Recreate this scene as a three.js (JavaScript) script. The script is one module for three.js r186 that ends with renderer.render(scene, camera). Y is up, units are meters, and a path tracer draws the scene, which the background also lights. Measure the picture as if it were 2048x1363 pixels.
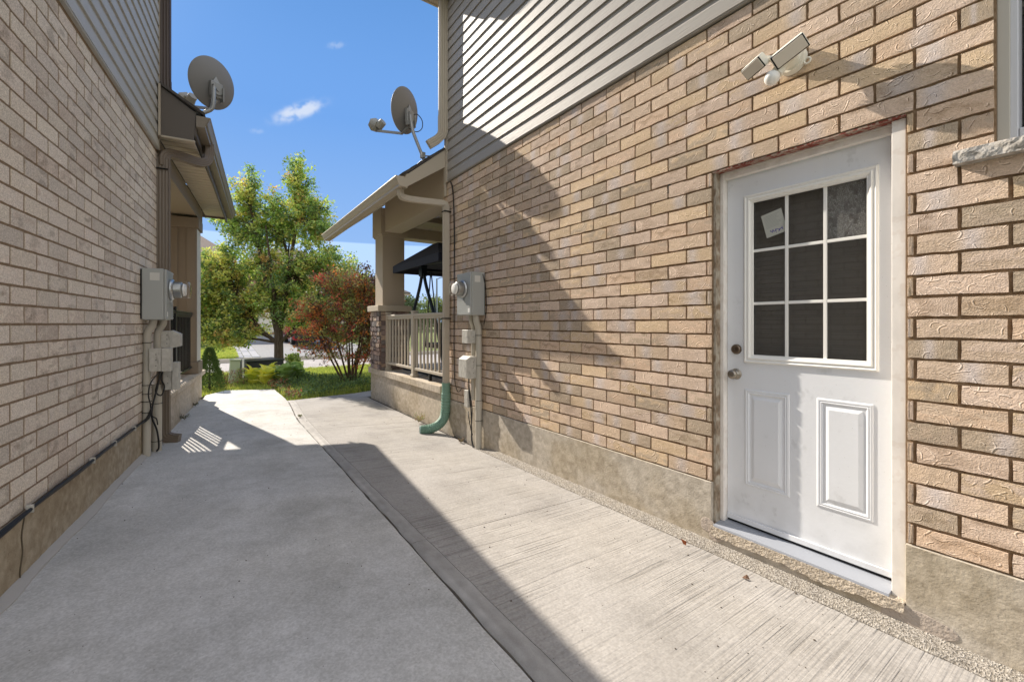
import * as THREE from 'three';
import { RoundedBoxGeometry } from 'three/addons/geometries/RoundedBoxGeometry.js';
import { mergeGeometries, toCreasedNormals } from 'three/addons/utils/BufferGeometryUtils.js';

// ---------------------------------------------------------------- camera, sky, sun, exposure
// axes: x to the right across the alley, y up, -z along the alley towards the street (t = -z)
const scene = new THREE.Scene();
const camera = new THREE.PerspectiveCamera(76.8, 2048 / 1363, 0.05, 600);
const YAW = 0.61151;
camera.position.set(0, 1.3, 0);
camera.lookAt(Math.sin(YAW), 1.3, -Math.cos(YAW));
camera.setViewOffset(2048, 1363, 0, 34.5, 2048, 1363);
camera.updateProjectionMatrix();
const renderer = new THREE.WebGLRenderer({ antialias: true });
renderer.setSize(1024, 681);
renderer.toneMapping = THREE.LinearToneMapping;
renderer.toneMappingExposure = 1.9;
renderer.shadowMap.enabled = true;
renderer.shadowMap.type = THREE.PCFSoftShadowMap;

const SUN_TO = new THREE.Vector3(-1, 3.05, -4.3).normalize();
const sun = new THREE.DirectionalLight(new THREE.Color().setRGB(1, 0.91, 0.79), 4.1);
sun.position.copy(SUN_TO).multiplyScalar(60).add(new THREE.Vector3(2, 0, -8));
sun.target.position.set(2, 0, -8);
sun.castShadow = true;
sun.shadow.mapSize.set(4096, 4096);
Object.assign(sun.shadow.camera, { left: -30, right: 30, top: 30, bottom: -30, near: 1, far: 140 });
sun.shadow.bias = -0.0003;
scene.add(sun, sun.target);

// ---------------------------------------------------------------- random numbers and noise
function rng(seed) { let a = seed >>> 0; return () => { a = (a + 0x6d2b79f5) | 0; let t = Math.imul(a ^ (a >>> 15), 1 | a); t = (t + Math.imul(t ^ (t >>> 7), 61 | t)) ^ t; return ((t ^ (t >>> 14)) >>> 0) / 4294967296; }; }
const R = rng(7);
const rr = (a, b, r = R) => a + (b - a) * r();
const clamp = (v, a = 0, b = 1) => Math.min(b, Math.max(a, v));
const smooth = (a, b, v) => { const t = clamp((v - a) / (b - a)); return t * t * (3 - 2 * t); };
const lerp = (a, b, t) => a + (b - a) * t;
const hashTable = (() => { const r = rng(99), t = new Float32Array(65536); for (let i = 0; i < 65536; i++) t[i] = r(); return t; })();
const hash = (x, y, s) => hashTable[(Math.imul(x, 7919) + Math.imul(y, 104729) + Math.imul(s, 1299721)) & 65535];
function vnoise(x, y, px, py, s) {           // tileable value noise with periods px, py
  const xi = Math.floor(x), yi = Math.floor(y), fx = x - xi, fy = y - yi;
  const u = fx * fx * (3 - 2 * fx), v = fy * fy * (3 - 2 * fy);
  const w = (n, p) => ((n % p) + p) % p;
  const a = hash(w(xi, px), w(yi, py), s), b = hash(w(xi + 1, px), w(yi, py), s), c = hash(w(xi, px), w(yi + 1, py), s), d = hash(w(xi + 1, px), w(yi + 1, py), s);
  return lerp(lerp(a, b, u), lerp(c, d, u), v);
}
function fbm(u, v, fx, fy, oct, s) {         // u, v in 0..1
  let sum = 0, amp = 0.5, tot = 0;
  for (let i = 0; i < oct; i++) { sum += amp * vnoise(u * fx, v * fy, fx, fy, s + i); tot += amp; amp *= 0.5; fx *= 2; fy *= 2; }
  return sum / tot;
}
function tex(w, h, fn, srgb, rx = 1, ry = 1) {
  const d = new Uint8Array(w * h * 4);
  for (let j = 0; j < h; j++) for (let i = 0; i < w; i++) {
    const c = fn((i + 0.5) / w, (j + 0.5) / h), k = (j * w + i) * 4;
    if (typeof c === 'number') { d[k] = d[k + 1] = d[k + 2] = clamp(c) * 255; } else { d[k] = clamp(c[0]) * 255; d[k + 1] = clamp(c[1]) * 255; d[k + 2] = clamp(c[2]) * 255; }
    d[k + 3] = 255;
  }
  const t = new THREE.DataTexture(d, w, h, THREE.RGBAFormat);
  t.wrapS = t.wrapT = THREE.RepeatWrapping; t.magFilter = THREE.LinearFilter; t.minFilter = THREE.LinearMipmapLinearFilter; t.generateMipmaps = true;
  t.repeat.set(rx, ry); if (srgb) t.colorSpace = THREE.SRGBColorSpace; t.needsUpdate = true;
  return t;
}
const mixc = (a, b, t) => [lerp(a[0], b[0], t), lerp(a[1], b[1], t), lerp(a[2], b[2], t)];
const c255 = (r, g, b) => [r / 255, g / 255, b / 255];

// ---------------------------------------------------------------- sky
{
  const W = 4096, H = 2048, d = new Float32Array(W * H * 4);
  const wisps = [[598, 222, 0.055, 0.014, 0.5, 0.75], [672, 90, 0.018, 0.006, 0.3, 0.22], [514, 262, 0.014, 0.005, 0.2, 0.16]].map(([px, py, la, lb, tilt, k]) => {
    const xc = (px - 1024) / 860, yc = (647 - py) / 860, cs = Math.cos(YAW), sn = Math.sin(YAW);
    const f = new THREE.Vector3(xc * cs + sn, yc, xc * sn - cs).normalize();
    const e = new THREE.Vector3(f.z, 0, -f.x).normalize().negate(), n = new THREE.Vector3().crossVectors(e, f).normalize();
    return { f, a: e.clone().multiplyScalar(Math.cos(tilt)).addScaledVector(n, Math.sin(tilt)), b: n.clone().multiplyScalar(Math.cos(tilt)).addScaledVector(e, -Math.sin(tilt)), la, lb, k };
  });
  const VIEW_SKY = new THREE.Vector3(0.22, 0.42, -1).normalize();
  const v = new THREE.Vector3();
  for (let j = 0; j < H; j++) {
    const el = ((j + 0.5) / H - 0.5) * Math.PI, y = Math.sin(el), ce = Math.cos(el);
    for (let i = 0; i < W; i++) {
      const az = ((i + 0.5) / W - 0.5) * 2 * Math.PI;
      v.set(Math.cos(az) * ce, y, Math.sin(az) * ce);
      const deg = Math.max(0, el) * 180 / Math.PI;
      let c = deg < 9 ? mixc([0.244, 0.334, 0.499], [0.164, 0.277, 0.485], deg / 9) : deg < 24 ? mixc([0.164, 0.277, 0.485], [0.094, 0.211, 0.455], (deg - 9) / 15) : mixc([0.094, 0.211, 0.455], [0.064, 0.165, 0.372], smooth(24, 44, deg));
      // sky out of view is made paler and brighter, added fill for the shade
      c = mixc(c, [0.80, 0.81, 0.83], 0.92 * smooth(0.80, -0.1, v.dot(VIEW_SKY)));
      if (y < 0) c = mixc(c, [0.24, 0.24, 0.22], clamp(-y * 8));
      const ang = Math.acos(clamp(v.dot(SUN_TO), -1, 1)), g = 0.25 * Math.exp(-ang / 0.06);
      c = [c[0] + g, c[1] + g * 0.97, c[2] + g * 0.9];
      for (const w of wisps) {
        if (v.dot(w.f) < 0.97) continue;
        const p = v.dot(w.a) / w.la, q = v.dot(w.b) / w.lb;
        const body = Math.exp(-(p * p * 1.6 + q * q * 1.4));
        if (body < 0.01) continue;
        const wx = p * 0.1 + 0.5 + 0.03 * fbm(clamp(p * 0.1 + 0.5), clamp(q * 0.1 + 0.5), 14, 14, 3, 35), wy = q * 0.08 + 0.5 + 0.05 * fbm(clamp(p * 0.1 + 0.5), clamp(q * 0.1 + 0.5), 12, 12, 3, 36);
        const n = 0.6 * fbm(clamp(wx), clamp(wy), 30, 12, 6, 31) + 0.4 * fbm(clamp(wx), clamp(wy), 70, 30, 4, 33);
        const k = w.k * smooth(0.02, 0.7, body) * smooth(0.36, 0.70, n + 0.22 * body);
        c = mixc(c, [0.434, 0.462, 0.511], clamp(k * 1.0));
      }
      const o = (j * W + i) * 4; d[o] = c[0]; d[o + 1] = c[1]; d[o + 2] = c[2]; d[o + 3] = 1;
    }
  }
  const sky = new THREE.DataTexture(d, W, H, THREE.RGBAFormat, THREE.FloatType);
  sky.mapping = THREE.EquirectangularReflectionMapping; sky.magFilter = THREE.LinearFilter; sky.minFilter = THREE.LinearFilter; sky.needsUpdate = true;
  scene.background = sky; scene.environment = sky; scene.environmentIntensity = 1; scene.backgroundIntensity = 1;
}

// ---------------------------------------------------------------- geometry and object helpers
const V = (x, y, t) => new THREE.Vector3(x, y, -t);     // x across, y up, t along the alley
const used = new Map();
function numbered(n) { const k = used.get(n) || 0; used.set(n, k + 1); return k ? `${n}_${String(k).padStart(3, '0')}` : n; }
function planarUV(g, ox = 0, oy = 0) {
  if (g.index) g = g.toNonIndexed();
  if (!g.attributes.normal) g.computeVertexNormals();
  const p = g.attributes.position, uv = new Float32Array(p.count * 2), a = new THREE.Vector3(), b = new THREE.Vector3(), c = new THREE.Vector3();
  for (let i = 0; i < p.count; i += 3) {
    a.fromBufferAttribute(p, i); b.fromBufferAttribute(p, i + 1); c.fromBufferAttribute(p, i + 2);
    b.sub(a); c.sub(a); b.cross(c);
    const x = Math.abs(b.x), y = Math.abs(b.y), z = Math.abs(b.z);
    for (let k = 0; k < 3; k++) {
      a.fromBufferAttribute(p, i + k);
      const [u, v] = x >= y && x >= z ? [a.z, a.y] : y >= z ? [a.x, a.z] : [a.x, a.y];
      uv[(i + k) * 2] = u + ox; uv[(i + k) * 2 + 1] = v + oy;
    }
  }
  g.setAttribute('uv', new THREE.BufferAttribute(uv, 2));
  return g;
}
const strip = (g) => { g = g.index ? g.toNonIndexed() : g; for (const k of Object.keys(g.attributes)) if (!['position', 'normal', 'uv'].includes(k)) g.deleteAttribute(k); if (!g.attributes.uv) g = planarUV(g); return g; };
const merge = (list) => mergeGeometries(list.flat(9).map(strip), false);
function box(x0, x1, y0, y1, t0, t1, r = 0.003) {          // x, y and t ranges, softened edges
  const w = Math.abs(x1 - x0), h = Math.abs(y1 - y0), l = Math.abs(t1 - t0);
  r = Math.min(r, w * 0.3, h * 0.3, l * 0.3);
  const g = r > 0.0005 ? new RoundedBoxGeometry(w, h, l, 1, r) : new THREE.BoxGeometry(w, h, l);
  g.translate((x0 + x1) / 2, (y0 + y1) / 2, -(t0 + t1) / 2);
  return planarUV(g);
}
function mesh(name, g, m, parent, label) {
  const o = new THREE.Mesh(Array.isArray(g) ? merge(g) : g, m);
  o.name = numbered(name); o.castShadow = o.receiveShadow = true; parent.add(o);
  if (label) o.userData.label = label;
  return o;
}
function thing(name, label, category, pos = [0, 0, 0], turn = 0, group) {
  const o = new THREE.Group(); o.name = numbered(name); scene.add(o);
  o.position.set(pos[0], pos[1], -pos[2]); o.rotation.y = turn;
  o.userData = { label, category }; if (group) o.userData.group = group;
  return o;
}
function structure(name, g, m, label) { const o = mesh(name, g, m, scene); o.userData.kind = 'structure'; if (label) o.userData.label = label; return o; }
function prism(profile, t0, t1) {                           // closed profile [[x, y]...] drawn out along t
  const n = profile.length, pos = [];
  const area = profile.reduce((s, p, i) => { const q = profile[(i + 1) % n]; return s + p[0] * q[1] - q[0] * p[1]; }, 0);
  const P = area > 0 ? profile : profile.slice().reverse();
  const push = (a, t) => pos.push(a[0], a[1], -t);
  for (let i = 0; i < n; i++) {
    const a = P[i], b = P[(i + 1) % n];
    push(a, t0); push(b, t0); push(b, t1); push(a, t0); push(b, t1); push(a, t1);
  }
  const tri = THREE.ShapeUtils.triangulateShape(P.map((p) => new THREE.Vector2(p[0], p[1])), []);
  for (const [a, b, c] of tri) { push(P[a], t0); push(P[b], t0); push(P[c], t0); push(P[a], t1); push(P[c], t1); push(P[b], t1); }
  const g = new THREE.BufferGeometry(); g.setAttribute('position', new THREE.Float32BufferAttribute(pos, 3));
  // face winding: sides point outwards because t grows towards -z
  const idx = g.attributes.position.array;
  for (let i = 0; i < n * 6 * 3; i += 9) for (let k = 0; k < 3; k++) { const s = idx[i + 3 + k]; idx[i + 3 + k] = idx[i + 6 + k]; idx[i + 6 + k] = s; }
  g.computeVertexNormals();
  return planarUV(g);
}
function poly(points, thick, dir) {                          // flat polygon given as Vector3 list, thickened along dir
  const n = points.length, pos = [], d = dir.clone().normalize().multiplyScalar(thick), o = points.map((p) => p.clone().add(d));
  const e1 = points[1].clone().sub(points[0]).normalize(), nn = e1.clone().cross(points[n - 1].clone().sub(points[0])).normalize(), e2 = nn.clone().cross(e1);
  const tri = THREE.ShapeUtils.triangulateShape(points.map((p) => { const q = p.clone().sub(points[0]); return new THREE.Vector2(q.dot(e1), q.dot(e2)); }), []);
  const put = (...v) => v.forEach((p) => pos.push(p.x, p.y, p.z));
  for (const [a, b, c] of tri) { put(points[a], points[b], points[c]); put(o[a], o[c], o[b]); }
  for (let i = 0; i < n; i++) { const j = (i + 1) % n; put(points[i], o[i], o[j]); put(points[i], o[j], points[j]); }
  const g = new THREE.BufferGeometry(); g.setAttribute('position', new THREE.Float32BufferAttribute(pos, 3)); g.computeVertexNormals();
  return planarUV(g);
}
function sweep(path, profile, ref, caps = true) {            // profile [[a, b]...] carried along a list of points
  const n = path.length, m = profile.length, rings = [];
  for (let i = 0; i < n; i++) {
    const tan = path[Math.min(n - 1, i + 1)].clone().sub(path[Math.max(0, i - 1)]).normalize();
    const side = new THREE.Vector3().crossVectors(ref, tan).normalize(), up = new THREE.Vector3().crossVectors(tan, side).normalize();
    const sc = profile.scale ? profile.scale(i) : 1;
    rings.push(profile.map(([a, b]) => path[i].clone().addScaledVector(side, a * sc).addScaledVector(up, b * sc)));
  }
  const pos = [], put = (...v) => v.forEach((p) => pos.push(p.x, p.y, p.z));
  for (let i = 0; i < n - 1; i++) for (let k = 0; k < m; k++) { const l = (k + 1) % m; put(rings[i][k], rings[i][l], rings[i + 1][l]); put(rings[i][k], rings[i + 1][l], rings[i + 1][k]); }
  if (caps) for (const [r, s] of [[rings[0], 1], [rings[n - 1], -1]]) for (let k = 1; k < m - 1; k++) s > 0 ? put(r[0], r[k + 1], r[k]) : put(r[0], r[k], r[k + 1]);
  const g = new THREE.BufferGeometry(); g.setAttribute('position', new THREE.Float32BufferAttribute(pos, 3)); g.computeVertexNormals();
  return planarUV(g);
}
const circle = (r, n = 12) => Array.from({ length: n }, (_, i) => [r * Math.cos(i / n * 2 * Math.PI), r * Math.sin(i / n * 2 * Math.PI)]);
const rectp = (w, h) => [[-w / 2, -h / 2], [w / 2, -h / 2], [w / 2, h / 2], [-w / 2, h / 2]];
function tube(points, r, seg = 8, steps = 0) {
  const c = new THREE.CatmullRomCurve3(points, false, 'centripetal');
  return strip(new THREE.TubeGeometry(c, steps || points.length * 6, r, seg, false));
}
function cyl(a, b, r0, r1 = r0, seg = 16, open = false) {
  const d = b.clone().sub(a), g = new THREE.CylinderGeometry(r1, r0, d.length(), seg, 1, open);
  g.applyQuaternion(new THREE.Quaternion().setFromUnitVectors(new THREE.Vector3(0, 1, 0), d.clone().normalize()));
  g.translate((a.x + b.x) / 2, (a.y + b.y) / 2, (a.z + b.z) / 2);
  return g;
}

// ---------------------------------------------------------------- materials
const std = (o) => new THREE.MeshStandardMaterial({ roughness: 0.8, metalness: 0, ...o });
const col = (r, g, b) => new THREE.Color(`rgb(${r},${g},${b})`);
const grain = tex(512, 512, (u, v) => 0.5 + 0.5 * (fbm(u, v, 64, 64, 3, 5) - 0.5) + 0.25 * (hash(u * 512 | 0, v * 512 | 0, 3) - 0.5));

// broom-finished and trowelled concrete, 2 m per repeat
const concreteTone = (u, v, s) => 0.55 * fbm(u, v, 5, 5, 5, s) + 0.3 * fbm(u, v, 28, 28, 3, s + 20) + 0.15 * hash(u * 1024 | 0, v * 1024 | 0, s);
const slabMap = tex(1024, 1024, (u, v) => {
  let k = (concreteTone(u, v, 40) - 0.5) * 0.26;
  const blot = smooth(0.52, 0.75, fbm(u, v, 4, 7, 4, 44)); k -= blot * 0.035; const pale = smooth(0.55, 0.8, fbm(u, v, 9, 3, 4, 64)); k += pale * 0.03;
  k += (vnoise(u * 240, v * 240, 240, 240, 48) - 0.5) * 0.085 + (vnoise(u * 480, v * 480, 480, 480, 49) - 0.5) * 0.06; const pit = hash(u * 1024 | 0, v * 1024 | 0, 47) > 0.9975 ? 0.16 : 0;
  const c = mixc(c255(196, 193, 187), c255(191, 190, 188), fbm(u, v, 3, 3, 3, 46)); return [c[0] + k - pit, c[1] + k - pit, c[2] + k * 1.05 - pit];
}, true, 0.5, 0.5);
const slabBump = tex(1024, 1024, (u, v) => 0.5 + 0.35 * (fbm(u, v, 90, 90, 3, 50) - 0.5) + 0.4 * (fbm(u, v, 10, 10, 3, 52) - 0.5) + (hash(u * 1024 | 0, v * 1024 | 0, 47) > 0.9975 ? -0.3 : 0), false, 0.5, 0.5);
const slabM = std({ map: slabMap, bumpMap: slabBump, bumpScale: 0.003, roughness: 0.88 });
// the broomed walk: strokes run across the walk (u = x), spaced along it (v = t)
const broomAt = (u, v) => { const w = v + 0.006 * fbm(u, v, 3, 2, 2, 71); return 0.55 * vnoise(u * 5, w * 260, 5, 260, 72) + 0.45 * vnoise(u * 9, w * 560, 9, 560, 73); };
const broomK = (u, v) => 0.35 + 0.65 * smooth(0.35, 0.62, fbm(u, v, 3, 3, 3, 75));
const broomMap = tex(1024, 2048, (u, v) => {
  let k = (concreteTone(u, v, 80) - 0.5) * 0.16; k += (broomAt(u, v) - 0.5) * 0.06 * broomK(u, v);
  k -= smooth(0.55, 0.8, fbm(u, v, 6, 5, 4, 84)) * 0.025; k -= 0.06 * smooth(0.70, 0.84, vnoise(u * 5, v * 210, 5, 210, 77)) * broomK(u, v); k += (vnoise(u * 260, v * 260, 260, 260, 78) - 0.5) * 0.07;
  const pit = hash(u * 1024 | 0, v * 2048 | 0, 87) > 0.9982 ? 0.2 : 0;
  const c = mixc(c255(166, 161, 154), c255(162, 158, 154), fbm(u, v, 4, 4, 3, 86)); return [c[0] + k - pit, c[1] + k - pit, c[2] + k - pit];
}, true, 0.5, 0.5);
const broomBump = tex(1024, 2048, (u, v) => 0.5 + 0.6 * (broomAt(u, v) - 0.5) * broomK(u, v) + 0.25 * (fbm(u, v, 120, 120, 2, 90) - 0.5) - 0.35 * smooth(0.70, 0.84, vnoise(u * 5, v * 210, 5, 210, 77)) * broomK(u, v), false, 0.5, 0.5);
const broomM = std({ map: broomMap, bumpMap: broomBump, bumpScale: 0.005, roughness: 0.9 });
const edgeM = std({ map: tex(512, 512, (u, v) => { const k = (concreteTone(u, v, 130) - 0.5) * 0.34 + (vnoise(u * 40, v * 3, 40, 3, 133) - 0.5) * 0.06; return [0.64 + k, 0.625 + k, 0.605 + k]; }, true, 1, 0.6), bumpMap: grain, bumpScale: 0.0012, roughness: 0.8 });
// exposed aggregate along the foot of the wall
const aggregate = (u, v) => 0.55 * vnoise(u * 110, v * 110, 110, 110, 141) + 0.45 * vnoise(u * 230, v * 230, 230, 230, 142);
const aggMap = tex(512, 512, (u, v) => { const k = (aggregate(u, v) - 0.5) * 0.55; const c = mixc(c255(142, 136, 128), c255(158, 150, 138), fbm(u, v, 12, 12, 2, 143)); return [c[0] + k, c[1] + k, c[2] + k]; }, true, 2, 2);
const aggM = std({ map: aggMap, bumpMap: tex(512, 512, aggregate, false, 2, 2), bumpScale: 0.006, roughness: 0.95 });
// foundation parging
const pargeBump = tex(1024, 1024, (u, v) => 0.5 + 0.5 * (fbm(u, v, 120, 120, 3, 150) - 0.5) + 0.25 * (fbm(u, v, 14, 14, 3, 151) - 0.5) + 0.1 * (vnoise(u * 60, v * 60, 60, 60, 153) - 0.5));
const parge = (a, b, s) => tex(1024, 512, (u, v) => {
  const k = (fbm(u, v, 60, 30, 4, s) - 0.5) * 0.2 + (hash(u * 1024 | 0, v * 512 | 0, s) - 0.5) * 0.07;
  const c = mixc(a, b, smooth(0.35, 0.72, fbm(u, v, 5, 3, 4, s + 3)));
  const pit = vnoise(u * 200, v * 100, 200, 100, s + 5) > 0.95 ? 0.10 : 0;
  return [c[0] + k - pit, c[1] + k - pit, c[2] + k - pit];
}, true, 0.5, 1);
const pargeM = std({ map: parge(c255(180, 171, 157), c255(171, 159, 139), 160), bumpMap: pargeBump, bumpScale: 0.0028, roughness: 0.95 });
const pargeLeftM = std({ map: parge(c255(176, 164, 142), c255(166, 151, 126), 170), bumpMap: pargeBump, bumpScale: 0.002, roughness: 0.92 });
const porchConcM = std({ map: parge(c255(190, 177, 158), c255(178, 163, 140), 180), bumpMap: pargeBump, bumpScale: 0.003, roughness: 0.92 });
const cementM = std({ color: col(172, 160, 148), bumpMap: pargeBump, bumpScale: 0.006, roughness: 0.95 });
const mortarM = std({ map: tex(512, 512, (u, v) => { const k = (fbm(u, v, 70, 70, 3, 190) - 0.5) * 0.2; return [0.52 + k, 0.43 + k, 0.33 + k]; }, true, 1, 1), bumpMap: grain, bumpScale: 0.003, roughness: 0.95 });
const mortarLeftM = std({ map: tex(512, 512, (u, v) => { const k = (fbm(u, v, 70, 70, 3, 195) - 0.5) * 0.14; return [0.56 + k, 0.48 + k, 0.39 + k]; }, true, 1, 1), bumpMap: grain, bumpScale: 0.002, roughness: 0.95 });

// brick faces: an atlas of 8 x 8 different faces, each with its own tone, grain and scratches
const CELL = 8, CW = 256, CH = 84;
function brickAtlas(seed, tones, rustic) {
  const r = rng(seed), W = CW * CELL, H = CH * CELL, d = new Uint8Array(W * H * 4), b = new Uint8Array(W * H * 4);
  const cv = document.createElement('canvas'); cv.width = W; cv.height = H; const g = cv.getContext('2d');
  g.fillStyle = 'rgb(128,128,128)'; g.fillRect(0, 0, W, H);
  for (let cy = 0; cy < CELL; cy++) for (let cx = 0; cx < CELL; cx++) {
    g.save(); g.beginPath(); g.rect(cx * CW, cy * CH, CW, CH); g.clip();
    const n = rustic ? 7 + Math.floor(r() * 8) : 3;
    for (let i = 0; i < n; i++) {
      const x = cx * CW + r() * CW, y = cy * CH + r() * CH, a = r() * Math.PI * 2, l = rustic ? 10 + r() * 44 : 4 + r() * 14, bend = (r() - 0.5) * 1.9;
      const P = (o) => { g.beginPath(); g.moveTo(x + o, y + o); g.quadraticCurveTo(x + o + Math.cos(a + bend) * l * 0.6, y + o + Math.sin(a + bend) * l * 0.6, x + o + Math.cos(a) * l, y + o + Math.sin(a) * l * 0.8); g.stroke(); };
      g.lineCap = 'round'; const wd = rustic ? 1.8 + r() * 3.2 : 1.4 + r() * 2;
      g.lineWidth = wd; g.strokeStyle = rustic ? 'rgb(40,40,40)' : 'rgb(104,104,104)'; P(0);
      g.lineWidth = wd * 0.9; g.strokeStyle = rustic ? 'rgb(200,200,200)' : 'rgb(142,142,142)'; P(wd * 0.9);
    }
    g.restore();
  }
  const img = g.getImageData(0, 0, W, H).data;
  for (let cy = 0; cy < CELL; cy++) for (let cx = 0; cx < CELL; cx++) {
    const t = tones[Math.floor(r() * tones.length)], second = tones[Math.floor(r() * tones.length)], mixing = r() < 0.5 ? 0.8 : 0.25;
    const pale = rustic && r() < 0.34, px = 0.2 + r() * 0.6, pw = 0.1 + r() * 0.14, s = 300 + cy * 8 + cx + seed, shade = 0.94 + r() * 0.12;
    const flash = r() < 0.25 ? 0.07 + r() * 0.05 : 0;
    for (let j = 0; j < CH; j++) for (let i = 0; i < CW; i++) {
      const u = (i + 0.5) / CW, v = (j + 0.5) / CH, X = cx * CW + i, Y = cy * CH + j, k = (Y * W + X) * 4;
      const f = fbm(u, v, 5, 3, 4, s), fine = fbm(u, v, 60, 22, 3, s + 70), sp = hash(X, Y, s);
      let c = mixc(t, second, mixing * smooth(0.4, 0.65, f));
      if (pale) { const w = Math.exp(-Math.pow((u - px) / pw, 2)) * (0.55 + 0.4 * f); c = mixc(c, c255(198, 186, 180), clamp(w)); }
      if (flash) { const w = smooth(0.5, 0.72, fbm(u, v, 3, 2, 3, s + 11)); c = mixc(c, [c[0] - flash, c[1] - flash, c[2] - flash], w); }
      let q = (fine - 0.5) * (rustic ? 0.16 : 0.30) + (sp - 0.5) * (rustic ? 0.07 : 0.14);
      if (sp > 0.988) q -= 0.16;
      const groove = (img[k] - 128) / 128; q += groove * (rustic ? 0.23 : 0.03);
      d[k] = clamp(c[0] * shade + q) * 255; d[k + 1] = clamp(c[1] * shade + q) * 255; d[k + 2] = clamp(c[2] * shade + q) * 255; d[k + 3] = 255;
      const h = img[k] / 255 + (fine - 0.5) * 0.35 + (f - 0.5) * 0.5 + (sp - 0.5) * 0.10;
      b[k] = b[k + 1] = b[k + 2] = clamp(h) * 255; b[k + 3] = 255;
    }
  }
  const T = (a, srgb) => { const t = new THREE.DataTexture(a, W, H, THREE.RGBAFormat); t.magFilter = THREE.LinearFilter; t.minFilter = THREE.LinearMipmapLinearFilter; t.generateMipmaps = true; if (srgb) t.colorSpace = THREE.SRGBColorSpace; t.needsUpdate = true; return t; };
  return std({ map: T(d, true), bumpMap: T(b, false), bumpScale: rustic ? 0.0046 : 0.002, roughness: 0.93 });
}
const brickRightM = brickAtlas(11, [c255(204, 180, 154), c255(204, 181, 160), c255(202, 179, 158), c255(193, 171, 148), c255(177, 159, 137), c255(205, 180, 148), c255(204, 177, 151), c255(207, 185, 166)], true);
const brickLeftM = brickAtlas(23, [c255(215, 203, 187), c255(218, 207, 191), c255(214, 201, 187), c255(213, 202, 189), c255(219, 208, 194), c255(199, 184, 169)], false);
// one brick: front face a small uneven grid with worn edges, plus its four sides; length along z, front towards +x
function brickGeo(len, h, depth, cell, r, rough) {
  const nx = 5, ny = 2, pos = [], uv = [], cx = cell % CELL, cy = Math.floor(cell / CELL), M = 0.03;
  const P = [];
  for (let j = 0; j <= ny; j++) for (let i = 0; i <= nx; i++) {
    const edge = i === 0 || i === nx || j === 0 || j === ny;
    let z = (i / nx - 0.5) * len, y = (j / ny - 0.5) * h, x = rough * 0.4 * (r() - 0.5);
    if (j === 0 || j === ny) y += (r() - 0.55) * rough * (j ? 1 : -1); if (i === 0 || i === nx) z += (r() - 0.55) * rough * 0.7 * (i ? 1 : -1);
    if (edge) x -= rough * (0.10 + 0.30 * r());
    P.push([x, y, z, (cx + M + (1 - 2 * M) * i / nx) / CELL, (cy + M + (1 - 2 * M) * j / ny) / CELL]);
  }
  const at = (i, j) => P[j * (nx + 1) + i];
  const g1 = new THREE.BufferGeometry(); const idx = [];
  for (const p of P) { pos.push(p[0], p[1], p[2]); uv.push(p[3], p[4]); }
  for (let j = 0; j < ny; j++) for (let i = 0; i < nx; i++) { const a = j * (nx + 1) + i, b = a + 1, c = a + nx + 1, d = c + 1; idx.push(a, c, b, b, c, d); }
  g1.setAttribute('position', new THREE.Float32BufferAttribute(pos, 3)); g1.setAttribute('uv', new THREE.Float32BufferAttribute(uv, 2)); g1.setIndex(idx); g1.computeVertexNormals();
  const loop = []; for (let i = 0; i < nx; i++) loop.push(at(i, 0)); for (let j = 0; j < ny; j++) loop.push(at(nx, j)); for (let i = nx; i > 0; i--) loop.push(at(i, ny)); for (let j = ny; j > 0; j--) loop.push(at(0, j));
  const sp = [], su = []; const n = loop.length;
  for (let k = 0; k < n; k++) {
    const a = loop[k], b = loop[(k + 1) % n], q = (p) => [-depth, p[1] * 0.995, p[2] * 0.998];
    const A = q(a), B = q(b); const put = (...v) => v.forEach((p) => sp.push(p[0], p[1], p[2])); put(a, b, B, a, B, A);
    const dv = 0.02; su.push(a[3], a[4], b[3], b[4], b[3] + dv, b[4] + dv, a[3], a[4], b[3] + dv, b[4] + dv, a[3] + dv, a[4] + dv);
  }
  const g2 = new THREE.BufferGeometry(); g2.setAttribute('position', new THREE.Float32BufferAttribute(sp, 3)); g2.setAttribute('uv', new THREE.Float32BufferAttribute(su, 2)); g2.computeVertexNormals();
  return mergeGeometries([g1.toNonIndexed(), g2]);
}
const BL = 0.27, BHT = 0.0888;
const brickSet = (seed, gap, depth, rough, ends = 0) => { const r = rng(seed); return Array.from({ length: CELL * CELL }, (_, i) => brickGeo(BL - gap - ends, BHT - gap, depth, i, r, rough)); };
const bricksRight = brickSet(31, 0.0118, 0.05, 0.0046), bricksLeft = brickSet(37, 0.0125, 0.03, 0.0022, 0.006);

const vinyl = (c) => std({ color: c, bumpMap: tex(512, 256, (u, v) => 0.5 + 0.5 * (vnoise(u * 14, v * 90, 14, 90, 210) - 0.5), false, 1.5, 3), bumpScale: 0.0012, roughness: 0.55 });
const sidingRightM = vinyl(col(158, 152, 143)), sidingLeftM = vinyl(col(184, 182, 175));
const trimM = std({ color: col(186, 175, 157), roughness: 0.5, bumpMap: grain, bumpScale: 0.0004 });
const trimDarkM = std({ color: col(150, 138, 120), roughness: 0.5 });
const soffitM = std({ color: col(176, 165, 147), roughness: 0.6 });
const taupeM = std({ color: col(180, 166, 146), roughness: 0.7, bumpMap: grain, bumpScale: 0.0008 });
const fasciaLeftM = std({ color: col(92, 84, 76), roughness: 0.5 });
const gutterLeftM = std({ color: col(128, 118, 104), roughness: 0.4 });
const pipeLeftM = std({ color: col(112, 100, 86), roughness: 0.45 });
const brownPipeM = std({ color: col(72, 58, 50), roughness: 0.45 });
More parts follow.
